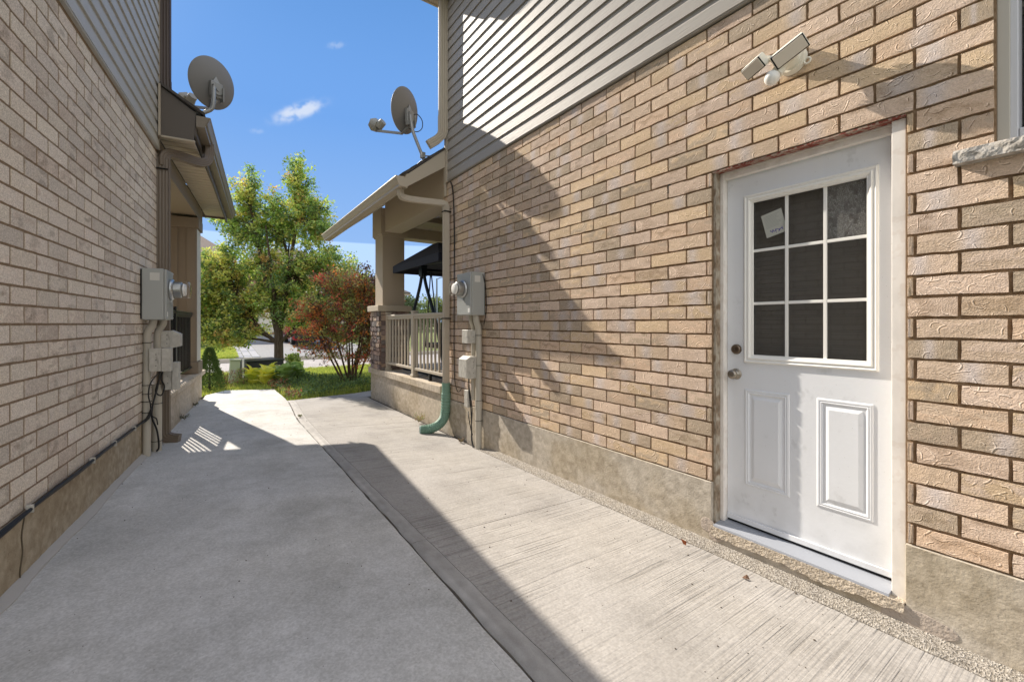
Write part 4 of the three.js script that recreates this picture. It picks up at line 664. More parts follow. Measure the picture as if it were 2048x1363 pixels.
{
  const o = thing('electric_meter', 'grey electric meter box with glass dome on the shaded left wall', 'electric meter', leftSpot(0, 1.335, 5.17), LTURN);
  meterParts(o, 1);
  conduit(o, 1, [[0.07, 0.02, -0.04], [0.068, -0.04, -0.04], [0.035, -0.11, -0.05], [0.03, -0.2, -0.05], [0.03, -0.36, -0.05], [0.03, -0.5, -0.06], [0.032, -1.29, -0.08]], 0.031);
  conduit(o, 1, [[0.13, 0.02, 0.06], [0.125, -0.04, 0.06], [0.09, -0.11, 0.06], [0.085, -0.2, 0.06], [0.085, -0.3, 0.06]], 0.03);
  conduit(o, 1, [[0.07, -0.62, 0.12], [0.07, -0.9, 0.12], [0.07, -1.29, 0.11]], 0.040);
  for (const [x, y, t, r] of [[0.03, -0.21, -0.05, 0.034], [0.032, -0.60, -0.065, 0.035], [0.032, -0.68, -0.067, 0.035], [0.032, -0.75, -0.069, 0.035], [0.032, -0.85, -0.072, 0.035], [0.07, -0.80, 0.12, 0.044], [0.07, -1.16, 0.115, 0.044]]) tie(o, 1, x, y, t, r);
  smallBox('telephone_box', 'wide grey box in front of the pipes under the left meter', leftSpot(0.055, 0.86, 5.10), LTURN, 1, 0.10, 0.21, 0.16, false);
  smallBox('cable_box', 'small pale sloping box beside the left downspout, below the meter', leftSpot(0.11, 1.07, 5.28), LTURN, 1, 0.12, 0.16, 0.15, true);
  smallBox('junction_box', 'lowest grey box on the left wall, next to the downspout', leftSpot(0.12, 0.66, 5.32), LTURN, 1, 0.12, 0.26, 0.12, false);
  const c = thing('cable_bundle', 'black cables looping down the left pipes below the grey boxes', 'cable', leftSpot(0, 0, 5.1), LTURN);
  mesh('wire', tube([V(0.13, 0.86, 0.0), V(0.11, 0.72, 0.0), V(0.08, 0.55, -0.03), V(0.075, 0.45, -0.04), V(0.1, 0.3, 0.03), V(0.1, 0.12, 0.10), V(0.08, 0.09, 0.13)], 0.008, 6), blackM, c);
  mesh('wire', tube([V(0.13, 0.86, -0.02), V(0.08, 0.76, -0.12), V(0.07, 0.66, -0.14), V(0.075, 0.58, -0.1), V(0.08, 0.45, -0.04), V(0.10, 0.42, 0.0), V(0.11, 0.36, 0.0)], 0.006, 6), blackM, c);
  mesh('wire', tube([V(0.14, 0.88, 0.10), V(0.12, 0.78, 0.09), V(0.14, 0.70, 0.11), V(0.12, 0.62, 0.10), V(0.09, 0.66, 0.04), V(0.12, 0.80, 0.02)], 0.007, 6), blackM, c);
  // the cable pinned along the bottom brick course
  const L = thing('wall_cable', 'black cable pinned along the bottom of the left brick wall', 'cable', leftSpot(0, 0, 0), LTURN);
  for (const k of [0, 1]) { const pts = []; for (let i = 0; i <= 26; i++) { const t = lerp(1.0, 4.98, i / 26); pts.push(V(0.014 + k * 0.012, 0.405 + k * 0.018 + 0.014 * (vnoise(t * 1.7 + k * 7, 0.5, 999, 9, 501) - 0.5) - k * 0.022 * smooth(3.2, 2.6, t), t)); } pts.push(V(0.05, 0.43 + k * 0.02, 5.04), V(0.075, 0.5 + k * 0.03, 5.06)); mesh('wire', tube(pts, 0.0085, 7, 120), blackM, L); }
  for (const t of [2.92, 3.75, 4.20, 4.72]) mesh('clip', box(0.008, 0.035, 0.398, 0.436, t - 0.006, t + 0.006, 0.002), boxGreyM, L);
}

// ---------------------------------------------------------------- security light
{
  const o = thing('security_light', 'white two-headed security light with round sensor above the door', 'security light', [XW, 2.66, 0.99]);
  const plate = new THREE.CylinderGeometry(0.062, 0.07, 0.03, 28); plate.rotateZ(Math.PI / 2); plate.translate(-0.017, 0, 0);
  const ear = new THREE.TorusGeometry(0.014, 0.005, 6, 16); ear.rotateY(Math.PI / 2); ear.translate(-0.012, -0.035, 0.072);
  mesh('back_plate', [plate, ear, cyl(V(-0.03, 0, 0), V(-0.075, 0.0, 0), 0.05, 0.036, 24)], offWhiteM, o);
  const head = (name, pos, n, axis, w, h) => { const g = new THREE.Group(); g.name = numbered(name); g.position.copy(pos); o.add(g);
    // lamp head: its lens looks along n, its long side runs along axis
    const y = n.clone().normalize().negate(), x = new THREE.Vector3().crossVectors(y, axis).normalize(), z = new THREE.Vector3().crossVectors(x, y); g.quaternion.setFromRotationMatrix(new THREE.Matrix4().makeBasis(x, y, z));
    const shell = new RoundedBoxGeometry(h, 0.05, w, 2, 0.008); mesh('shell', [strip(shell), ...Array.from({ length: 7 }, (_, i) => box(-h * 0.36, h * 0.36, 0.024, 0.034, (i - 3) * w / 9 - 0.002, (i - 3) * w / 9 + 0.002, 0.001))], offWhiteM, g);
    mesh('gasket', box(-h * 0.47, h * 0.47, -0.0285, -0.0225, -w * 0.48, w * 0.48, 0.002), darkM, g);
    mesh('lens', box(-h * 0.41, h * 0.41, -0.0325, -0.0255, -w * 0.445, w * 0.445, 0.003), lensM, g); return g; };
  head('lamp_head', new THREE.Vector3(-0.125, -0.012, 0.035), new THREE.Vector3(-0.70, -0.50, 0.36), new THREE.Vector3(0, 0.30, 0.95), 0.158, 0.074);
  head('lamp_head', new THREE.Vector3(-0.15, -0.02, -0.115), new THREE.Vector3(-0.72, -0.66, -0.12), new THREE.Vector3(-0.48, -0.02, 0.88), 0.115, 0.066);
  mesh('arm', [cyl(V(-0.06, 0.005, -0.01), V(-0.115, 0.02, -0.04), 0.017, 0.017, 12), cyl(V(-0.06, 0.005, 0.03), V(-0.115, 0.02, 0.09), 0.016, 0.014, 12)], offWhiteM, o);
  const s = new THREE.SphereGeometry(0.036, 28, 20); s.translate(-0.125, -0.105, -0.045);
  mesh('sensor', [cyl(V(-0.085, -0.02, -0.005), V(-0.11, -0.085, 0.03), 0.026, 0.030, 16)], offWhiteM, o);
  mesh('sensor_lens', strip(s), whiteM, o);
}
// printed paper taped inside the upper left pane
{
  const o = thing('paper_notice', 'small sheet of paper with purple scribble on the upper left pane of the door', 'notice', [2.5965, 1.865, 1.134]);
  const cv = document.createElement('canvas'); cv.width = 160; cv.height = 200; const g = cv.getContext('2d');
  g.fillStyle = 'rgb(176,176,166)'; g.fillRect(0, 0, 160, 200); const r = rng(81);
  g.fillStyle = 'rgba(120,120,118,0.55)'; for (let y = 22; y < 130; y += 11) g.fillRect(16, y, 90 + r() * 36, 3);
  g.strokeStyle = 'rgb(92,84,140)'; g.lineWidth = 5; g.beginPath(); g.moveTo(40, 160); for (let i = 0; i < 22; i++) g.lineTo(40 + i * 4 + r() * 14, 146 + r() * 26); g.stroke();
  const t = new THREE.CanvasTexture(cv); t.colorSpace = THREE.SRGBColorSpace;
  const p = new THREE.PlaneGeometry(0.11, 0.135); p.rotateY(-Math.PI / 2); const m = mesh('sheet', p, std({ map: t, roughness: 0.8 }), o); m.rotation.x = -0.24;
}

// ---------------------------------------------------------------- satellite dishes
function dish(label, base, centre, aimYaw, aimPitch, path, tall) {
  const o = thing('satellite_dish', label, 'satellite dish', base, 0, 'satellite dishes on the porch roofs');
  delete o.userData.group;
  const b = V(...base), local = (p) => p.clone().sub(b);
  const d = new THREE.Group(); d.name = numbered('dish_head'); d.position.copy(local(V(...centre))); d.rotation.set(0, aimYaw, 0); o.add(d); if (base[0] > 1) d.scale.setScalar(1.045);
  const tiltM = new THREE.Matrix4().makeRotationX(aimPitch);
  const rx = 0.25, ry = tall, pts = [], back = []; for (let i = 0; i <= 10; i++) { const k = i / 10; pts.push(new THREE.Vector2(k, 0.055 * k * k)); } for (let i = 10; i >= 0; i--) { const k = i / 10; pts.push(new THREE.Vector2(k * 1.0 + (i === 10 ? 0.012 : 0), 0.055 * k * k - 0.006)); }
  const g = new THREE.LatheGeometry(pts, 56); g.rotateX(-Math.PI / 2); g.scale(rx, ry, 1); g.applyMatrix4(tiltM); g.computeVertexNormals();
  mesh('reflector', strip(g), dishM, d);
  // the bowl faces -z of its own frame; bracket and mast sit behind it (+z)
  const br = [box(-0.065, 0.065, -0.17, 0.0, -0.045, 0.0, 0.008), cyl(new THREE.Vector3(0, -0.09, 0.0), new THREE.Vector3(0, -0.09, 0.06), 0.062, 0.056, 20), poly([new THREE.Vector3(-0.05, -0.02, 0.03), new THREE.Vector3(0.05, -0.02, 0.03), new THREE.Vector3(0, 0.07, 0.02)], 0.006, new THREE.Vector3(0, 0, 1)), box(-0.06, -0.048, -0.21, -0.05, -0.08, -0.01, 0.003), box(0.048, 0.06, -0.21, -0.05, -0.08, -0.01, 0.003), cyl(new THREE.Vector3(0, -0.09, 0.055), new THREE.Vector3(0, -0.09, 0.07), 0.018, 0.018, 10)];
  mesh('bracket', br, dishMetalM, d);
  mesh('feed_arm', [sweep([new THREE.Vector3(0, -0.20, 0.03), new THREE.Vector3(0, -0.27, -0.10), new THREE.Vector3(0, -0.16, -0.50)], rectp(0.026, 0.032), new THREE.Vector3(1, 0, 0))], dishMetalM, d);
  const hex = cyl(new THREE.Vector3(0, -0.06, -0.57), new THREE.Vector3(0, -0.11, -0.48), 0.085, 0.075, 6);
  mesh('receiver', [hex, cyl(new THREE.Vector3(0, -0.11, -0.48), new THREE.Vector3(0, -0.06, -0.40), 0.052, 0.046, 18)], std({ color: col(150, 148, 138), roughness: 0.5 }), d);
  mesh('mast', tube(path.map((p) => local(V(...p))), 0.021, 12, 40), dishMetalM, o);
  return [o, d, local];
}
{
  const [o, d, local] = dish('larger-looking satellite dish on a curved mast above the left porch gutter', leftSpot(0.36, 3.50, 5.68), leftSpot(0.47, 4.04, 5.93), 0.54, 0.16, [leftSpot(0.34, 3.53, 5.68), leftSpot(0.40, 3.60, 5.72), leftSpot(0.46, 3.66, 5.74), leftSpot(0.475, 3.74, 5.745), leftSpot(0.475, 3.93, 5.79)], 0.275);
  const f = leftSpot(0.34, 3.545, 5.68); mesh('foot', [strip(new THREE.CylinderGeometry(0.04, 0.055, 0.03, 16).translate(...local(V(...f)).toArray()))], dishMetalM, o);
  const [o2, d2, local2] = dish('narrow-looking satellite dish on a straight mast above the right porch roof', [2.21, 3.40, 5.12], [2.13, 4.11, 5.43], 0.52, 0.16, [[2.215, 3.40, 5.12], [2.17, 3.60, 5.20], [2.135, 3.78, 5.27], [2.132, 3.86, 5.30], [2.132, 4.02, 5.35]], 0.275);
  mesh('foot', [box(-0.06, 0.06, -0.01, 0.012, -0.08, 0.08, 0.003).rotateZ(0.62).translate(0.005, -0.03, 0), box(-0.03, 0.02, 0, 0.07, -0.03, -0.022, 0.002), box(-0.03, 0.02, 0, 0.07, 0.022, 0.03, 0.002)], dishMetalM, o2);
  mesh('brace', cyl(new THREE.Vector3(0.0, 0.03, 0), new THREE.Vector3(0.10, 0.05, 0.0), 0.009, 0.009, 8), dishMetalM, o2);
  mesh('cable_loop', tube([V(0.04, -0.05, -0.05), V(0.10, -0.02, -0.07), V(0.17, -0.07, -0.09), V(0.17, -0.17, -0.09), V(0.08, -0.25, -0.07), V(-0.02, -0.24, -0.03)], 0.0055, 6), blackM, d2);
}

// ---------------------------------------------------------------- porch swing
{
  const o = thing('porch_swing', 'porch swing with dark navy canopy behind the right railing', 'porch swing', [2.6, 0.49, 6.4]);
  const fr = std({ color: col(34, 44, 52), roughness: 0.4, metalness: 0.4 });
  const L = (x, y, t) => V(x, y, t);                       // own frame: x away from the railing, t along it
  // canopy: sloping top, hanging border all round, open underneath
  const x0 = -0.02, x1 = 2.1, t0 = -0.95, t1 = 0.86, yb = 1.68, ye = 1.79, yr = 2.06;
  const up = new THREE.Vector3(0, 1, 0);
  mesh('canopy', [poly([L(x0, ye, t0), L(x0, ye, t1), L(x0 + 0.30, yr, -0.1), L(x0 + 0.30, yr, -0.3)], 0.01, up), poly([L(x1, ye, t0), L(x1, ye, t1), L(x1 - 0.3, yr, -0.1), L(x1 - 0.3, yr, -0.3)], 0.01, up), poly([L(x0, ye, t0), L(x1, ye, t0), L(x1 - 0.3, yr, -0.3), L(x0 + 0.3, yr, -0.3)], 0.01, up), poly([L(x0, ye, t1), L(x1, ye, t1), L(x1 - 0.3, yr, -0.1), L(x0 + 0.3, yr, -0.1)], 0.01, up), poly([L(x0 + 0.3, yr, -0.3), L(x0 + 0.3, yr, -0.1), L(x1 - 0.3, yr, -0.1), L(x1 - 0.3, yr, -0.3)], 0.01, up)], navyM, o);
  mesh('valance', [box(x0 - 0.004, x0 + 0.004, yb, ye, t0, t1, 0.001), box(x1 - 0.004, x1 + 0.004, yb, ye, t0, t1, 0.001), box(x0, x1, yb, ye, t0 - 0.004, t0 + 0.004, 0.001), box(x0, x1, yb, ye, t1 - 0.004, t1 + 0.004, 0.001)], navyM, o);
  mesh('canopy_frame', [cyl(L(x0 + 0.03, 1.76, t0 + 0.03), L(x0 + 0.03, 1.76, t1 - 0.03), 0.014), cyl(L(0.16, 1.66, -0.02), L(1.9, 1.66, -0.02), 0.024), cyl(L(0.16, 1.70, -0.9), L(0.16, 1.78, 0.8), 0.012)], fr, o);
  for (const x of [0.16, 1.9]) {
    for (const sgn of [-1, 1]) mesh('leg', tube([L(x, 1.66, 0.0 + sgn * 0.02), L(x, 1.45, sgn * 0.10), L(x, 1.0, sgn * 0.38), L(x, 0.55, sgn * 0.62), L(x, 0.03, sgn * 0.78)], 0.026, 10), fr, o);
    mesh('foot', [cyl(L(x, 0.03, -0.82), L(x, 0.03, 0.82), 0.022)], fr, o);
    mesh('bracket', [box(x - 0.05, x + 0.05, 1.56, 1.76, -0.06, 0.06, 0.01)], fr, o);
    mesh('hanger', [cyl(L(x + 0.14 * (x < 1 ? 1 : -1), 1.64, 0.0), L(x + 0.16 * (x < 1 ? 1 : -1), 0.55, -0.22), 0.010), cyl(L(x + 0.14 * (x < 1 ? 1 : -1), 1.64, 0.02), L(x + 0.16 * (x < 1 ? 1 : -1), 0.45, 0.26), 0.010)], fr, o);
  }
  mesh('seat', [box(0.3, 1.76, 0.42, 0.50, -0.26, 0.28, 0.03)], std({ color: col(70, 66, 60), roughness: 0.9 }), o);
  mesh('backrest', [poly([L(0.3, 0.46, -0.27), L(1.76, 0.46, -0.27), L(1.76, 1.0, -0.42), L(0.3, 1.0, -0.42)], 0.07, new THREE.Vector3(0, 0.2, 1))], std({ color: col(70, 66, 60), roughness: 0.9 }), o);
}

// ---------------------------------------------------------------- leaves, trees and plants
function leafGeo(l, w, fold = 0.18, tip = 0.25) {            // a folded pointed leaf along +y
  const p = [[0, 0, 0], [-w / 2, l * 0.45, fold * w], [0, l * 0.5, 0], [w / 2, l * 0.45, fold * w], [0, l, -tip * w]];
  const f = [[0, 2, 1], [0, 3, 2], [1, 2, 4], [2, 3, 4]], pos = [];
  for (const t of f) for (const k of t) pos.push(...p[k]);
  const g = new THREE.BufferGeometry(); g.setAttribute('position', new THREE.Float32BufferAttribute(pos, 3)); g.setAttribute('uv', new THREE.Float32BufferAttribute(new Array(24).fill(0.5), 2)); g.computeVertexNormals();
  return g;
}
function scatter(name, geo, mat, parent, items, instanced) {     // items: {p, q, s, c}; one mesh with every leaf in it
  const M = new THREE.Matrix4(), sv = new THREE.Vector3();
  if (instanced) { const m = new THREE.InstancedMesh(geo, mat, items.length), c = new THREE.Color(); m.name = numbered(name); m.castShadow = m.receiveShadow = true; items.forEach((it, i) => { M.compose(it.p, it.q, sv.setScalar(it.s)); m.setMatrixAt(i, M); m.setColorAt(i, c.setRGB(...it.c)); }); m.instanceMatrix.needsUpdate = true; parent.add(m); return m; }
  const src = geo.index ? geo.toNonIndexed() : geo, P = src.attributes.position, N = src.attributes.normal, n = P.count, pos = new Float32Array(items.length * n * 3), nor = new Float32Array(pos.length), colr = new Float32Array(pos.length), uv = new Float32Array(items.length * n * 2).fill(0.5), v = new THREE.Vector3();
  items.forEach((it, i) => { M.compose(it.p, it.q, sv.setScalar(it.s)); for (let k = 0; k < n; k++) { const o = (i * n + k) * 3; v.fromBufferAttribute(P, k).applyMatrix4(M); pos[o] = v.x; pos[o + 1] = v.y; pos[o + 2] = v.z; v.fromBufferAttribute(N, k).applyQuaternion(it.q); nor[o] = v.x; nor[o + 1] = v.y; nor[o + 2] = v.z; colr[o] = it.c[0]; colr[o + 1] = it.c[1]; colr[o + 2] = it.c[2]; } });
  const g = new THREE.BufferGeometry(); g.setAttribute('position', new THREE.BufferAttribute(pos, 3)); g.setAttribute('normal', new THREE.BufferAttribute(nor, 3)); g.setAttribute('uv', new THREE.BufferAttribute(uv, 2)); g.setAttribute('color', new THREE.BufferAttribute(colr, 3));
  const mm = mat.clone(); mm.vertexColors = true; return mesh(name, g, mm, parent);
}
const randQ = (r, droop) => { const q = new THREE.Quaternion().setFromEuler(new THREE.Euler(rr(-1.2, 1.2, r) + droop, r() * Math.PI * 2, rr(-0.9, 0.9, r), 'YXZ')); return q; };
const VIEWR = new THREE.Vector3(Math.cos(YAW), 0, Math.sin(YAW));                  // across, as seen from the alley
const VIEWF = new THREE.Vector3(Math.sin(YAW), 0, -Math.cos(YAW));
// lobes: [across, height, away, rx, ry, rz, leaves]; limbs reach into every lobe and leaves gather round their twigs
function growTree(o, spec) {
  const r = rng(spec.seed), branches = [], tips = [], W = (a, y, f) => new THREE.Vector3().addScaledVector(VIEWR, a).addScaledVector(VIEWF, f).setY(y);
  const limb = (pts, r0, r1, seg = 7) => { const c = new THREE.CatmullRomCurve3(pts, false, 'centripetal'), P = c.getPoints(pts.length * 4), prof = circle(1, seg); prof.scale = (i) => lerp(r0, r1, i / (P.length - 1)); const d = P[P.length - 1].clone().sub(P[0]).normalize(); branches.push(sweep(P, prof, Math.abs(d.y) > 0.8 ? new THREE.Vector3(1, 0, 0.2) : new THREE.Vector3(0, 1, 0))); return P; };
  for (const [h0, a0, f0, h1, a1, f1, r0, r1] of spec.stems) limb([W(a0, h0, f0), W(lerp(a0, a1, 0.35) + rr(-0.03, 0.03, r), lerp(h0, h1, 0.35), lerp(f0, f1, 0.35)), W(lerp(a0, a1, 0.7), lerp(h0, h1, 0.7), lerp(f0, f1, 0.7)), W(a1, h1, f1)], r0, r1, 9);
  for (const [a, y, f, rx, ry, rz, n, src] of spec.lobes) {
    const from = spec.stems[src || 0], k = spec.joinAt ? spec.joinAt(y) : 0.6;
    const base = W(lerp(from[1], from[4], k), lerp(from[0], from[3], k), lerp(from[2], from[5], k)), to = W(a, y, f);
    const mid = base.clone().lerp(to, 0.5).add(new THREE.Vector3(0, spec.arch || 0.15, 0));
    const P = limb([base, mid, to], spec.limbR, spec.limbR * 0.35);
    const twigs = Math.max(3, Math.round(n / spec.perTwig));
    for (let i = 0; i < twigs; i++) {
      const s = P[Math.floor(P.length * rr(0.35, 0.99, r))];
      let dx, dy, dz; do { dx = rr(-1, 1, r); dy = rr(-1, 1, r); dz = rr(-1, 1, r); } while (dx * dx + dy * dy + dz * dz > 1);
      const len = Math.pow(Math.hypot(dx, dy, dz), -0.25); const e = W(a + dx * len * rx, y + dy * len * ry, f + dz * len * rz);
      const mid2 = s.clone().lerp(e, 0.55).add(new THREE.Vector3(rr(-0.06, 0.06, r), rr(0, 0.1, r), rr(-0.06, 0.06, r)));
      limb([s, mid2, e], spec.limbR * 0.22, 0.003, 4);
      const m = Math.round(n / twigs * (spec.many || 1)), tone = spec.tone(dx, dy, dz, r, a, y), reach = spec.reach;
      for (let q = 0; q < m; q++) {
        const b = r(), p = b < 0.5 ? s.clone().lerp(e, rr(0.4, 1, r)) : e.clone();
        p.x += rr(-1, 1, r) * reach * (0.4 + b); p.y += rr(-1, 1, r) * reach * (0.3 + b * 0.8); p.z += rr(-1, 1, r) * reach * (0.4 + b);
        const v = rr(0.75, 1.25, r); tips.push({ p, q: randQ(r, spec.droop), s: rr(0.5, 1.4, r), c: [tone[0] * v * rr(0.85, 1.2, r), tone[1] * v, tone[2] * v] });
      }
    }
  }
  mesh('trunk', branches, spec.bark, o);
  scatter('crown', spec.leaf, spec.leafM, o, tips);
}
{
  const o = thing('shade_tree', 'green and yellow backlit tree in front of the street, between the two porches', 'tree', [1.63, -0.20, 14.1]); o.scale.setScalar(0.935);
  growTree(o, {
    seed: 201, bark: barkM, limbR: 0.045, perTwig: 17, reach: 0.13, many: 2.45, droop: 1.9, arch: 0.12, joinAt: (y) => clamp((y - 1.1) / 3.2, 0.02, 0.85),
    stems: [[-0.1, 0, 0, 1.35, -0.02, 0, 0.145, 0.12], [1.2, -0.02, 0, 5.6, 0.62, 0.1, 0.10, 0.02], [1.15, -0.02, 0, 5.2, -0.85, -0.1, 0.09, 0.02], [1.2, 0, 0, 4.2, 0.05, 0.5, 0.07, 0.02], [1.0, -0.05, 0, 2.2, -1.6, 0.1, 0.065, 0.02], [1.05, 0.05, 0, 2.5, 1.5, 0.2, 0.06, 0.02], [1.1, 0, 0, 4.6, -0.25, -0.3, 0.07, 0.02]],
    lobes: [
      [-1.0, 5.6, 0, 0.42, 1.0, 0.6, 1300, 2], [-1.15, 4.5, 0.1, 0.75, 0.8, 0.8, 1700, 2], [0.62, 6.0, 0, 0.4, 0.85, 0.6, 1250, 1], [0.75, 4.9, 0.1, 0.62, 0.8, 0.8, 1500, 1], [-0.2, 4.6, 0.3, 0.7, 0.8, 0.8, 1500, 3], [-0.25, 5.3, 0.1, 0.5, 0.55, 0.6, 620, 3], [1.25, 5.2, 0.1, 0.35, 0.45, 0.5, 500, 1], [-1.75, 4.9, 0.1, 0.35, 0.4, 0.5, 450, 2],
      [-1.7, 3.3, 0, 0.75, 0.75, 1.0, 2600, 4], [-2.2, 2.5, -0.1, 0.7, 0.65, 1.0, 2200, 4], [-1.5, 2.2, 0.2, 0.95, 0.6, 1.0, 2900, 4], [-1.5, 1.45, 0, 1.05, 0.42, 0.9, 2400, 4], [-2.45, 1.7, 0, 0.6, 0.55, 0.8, 1600, 4],
      [-0.5, 3.4, 0.2, 0.7, 0.75, 1.0, 1500, 6], [-0.4, 2.35, 0.3, 0.8, 0.6, 0.9, 1700, 6], [0.5, 3.0, 0.2, 0.7, 0.8, 1.0, 1500, 3], [0.4, 1.9, 0.2, 0.7, 0.5, 0.8, 1100, 5], [1.2, 3.5, 0.1, 0.75, 0.75, 0.9, 1800, 5],
      [1.9, 3.1, 0.2, 0.65, 0.75, 0.8, 1700, 5], [2.35, 2.6, 0.2, 0.45, 0.6, 0.7, 1100, 5], [1.5, 2.2, 0.3, 0.9, 0.6, 0.8, 1500, 5], [1.3, 4.5, 0.1, 0.45, 0.5, 0.6, 800, 1], [1.9, 1.4, 0.4, 0.6, 0.35, 0.6, 600, 5], [-1.6, 1.02, -0.3, 0.8, 0.16, 0.5, 700, 4], [-3.1, 2.6, 0.3, 0.6, 0.9, 0.8, 1400, 4]],
    tone: (dx, dy, dz, r, a, y) => { const k = r(); return k < 0.06 ? [0.62, 0.44, 0.14] : k < 0.36 + (a < -0.8 && y < 3.6 ? 0.24 : 0) ? [0.62, 0.66, 0.16] : k < 0.74 ? [0.38, 0.55, 0.12] : [0.18, 0.30, 0.09]; },
    leaf: leafGeo(0.080, 0.062), leafM: leafMat(0xffffff, 0.6),
  });
}
{
  const o = thing('red_shrub', 'dark red and orange multi-stemmed shrub beside the stone pier', 'shrub', [2.62, -0.16, 10.1]);
  const st = []; const r = rng(211); for (let i = 0; i < 11; i++) { const a = lerp(-1, 0.75, i / 10); st.push([0, a * 0.10, rr(-0.08, 0.08, r), rr(1.1, 1.9, r), a * 0.85, rr(-0.5, 0.5, r), 0.026, 0.010]); }
  growTree(o, {
    seed: 212, bark: std({ color: col(92, 70, 54), roughness: 0.95, bumpMap: grain, bumpScale: 0.003 }), limbR: 0.013, perTwig: 16, reach: 0.10, many: 2.3, droop: 1.6, arch: 0.08, joinAt: () => 0.75, stems: st,
    lobes: [[-0.30, 2.45, 0, 0.55, 0.36, 0.5, 950, 4], [0.32, 2.40, 0, 0.55, 0.42, 0.5, 1150, 7], [0.75, 2.0, 0, 0.4, 0.6, 0.5, 900, 10], [0.0, 1.8, -0.1, 0.62, 0.42, 0.5, 1200, 5], [0.45, 1.7, 0, 0.45, 0.5, 0.5, 1100, 9], [-0.85, 1.80, -0.1, 0.48, 0.36, 0.4, 700, 2], [-0.75, 1.35, 0, 0.6, 0.34, 0.4, 800, 2], [0.75, 1.0, 0.1, 0.5, 0.6, 0.5, 900, 10], [0.1, 1.2, 0, 0.6, 0.35, 0.5, 900, 6], [0.6, 1.15, 0.1, 0.4, 0.5, 0.5, 900, 10], [-0.85, 0.85, 0, 0.5, 0.18, 0.3, 260, 0], [-0.45, 0.8, 0, 0.45, 0.25, 0.3, 320, 1], [0.35, 0.75, 0, 0.45, 0.3, 0.4, 420, 7]],
    tone: (dx, dy, dz, r, a, y) => { const k = r(), hot = clamp(0.5 - a * 0.5); return k < 0.08 + 0.14 * hot ? [0.86, 0.36, 0.10] : k < 0.20 + 0.20 * hot ? [0.74, 0.20, 0.12] : k < 0.54 ? [0.22, 0.12, 0.09] : [0.42, 0.46, 0.14]; },
    leaf: leafGeo(0.055, 0.036), leafM: leafMat(0xffffff, 0.42),
  });
}
{
  const o = thing('dwarf_conifer', 'small dense conical evergreen beside the left porch base', 'shrub', [-0.02, -0.15, 10.75]);
  const r = rng(221), items = [], red = [];
  for (let i = 0; i < 5200; i++) { const h = Math.pow(r(), 0.8), R0 = 0.26 * Math.pow(1 - h, 0.7) * (0.85 + 0.3 * vnoise(h * 9, r() * 6, 99, 6, 224)) + 0.012, a = r() * Math.PI * 2, k = Math.pow(r(), 0.3); const p = new THREE.Vector3(Math.cos(a) * R0 * k, 0.03 + h * 0.92, Math.sin(a) * R0 * k); const out = new THREE.Vector3(Math.cos(a), 0.5, Math.sin(a)).normalize(); const v = rr(0.7, 1.3, r), g = [0.11, 0.18, 0.05]; items.push({ p, q: new THREE.Quaternion().setFromUnitVectors(new THREE.Vector3(0, 1, 0), out.add(new THREE.Vector3(rr(-0.6, 0.6, r), rr(-0.5, 0.5, r), rr(-0.6, 0.6, r))).normalize()), s: rr(0.6, 1.3, r), c: g.map((x) => x * v) }); }
  mesh('stem', cyl(V(0, 0, 0), V(0, 0.8, 0), 0.025, 0.008, 8), barkM, o);
  scatter('foliage', leafGeo(0.05, 0.014), leafMat(0xffffff, 0.25), o, items);
  const s = thing('red_seedling', 'thin reddish plant right of the small conifer', 'plant', [0.26, -0.15, 10.9]);
  const q = rng(225), it = []; for (let i = 0; i < 220; i++) it.push({ p: new THREE.Vector3(rr(-0.16, 0.16, q), rr(0.05, 0.45, q), rr(-0.12, 0.12, q)), q: randQ(q, 0.6), s: rr(0.6, 1.2, q), c: [0.24, rr(0.07, 0.16, q), 0.05] });
  mesh('stem', [0, 1, 2, 3].map((i) => tube([V(0, 0, 0), V((i - 1.5) * 0.04, 0.25, 0.01), V((i - 1.5) * 0.09, 0.46, 0.03)], 0.004, 5)), barkM, s);
  scatter('foliage', leafGeo(0.045, 0.022), leafMat(0xffffff, 0.4), s, it);
}
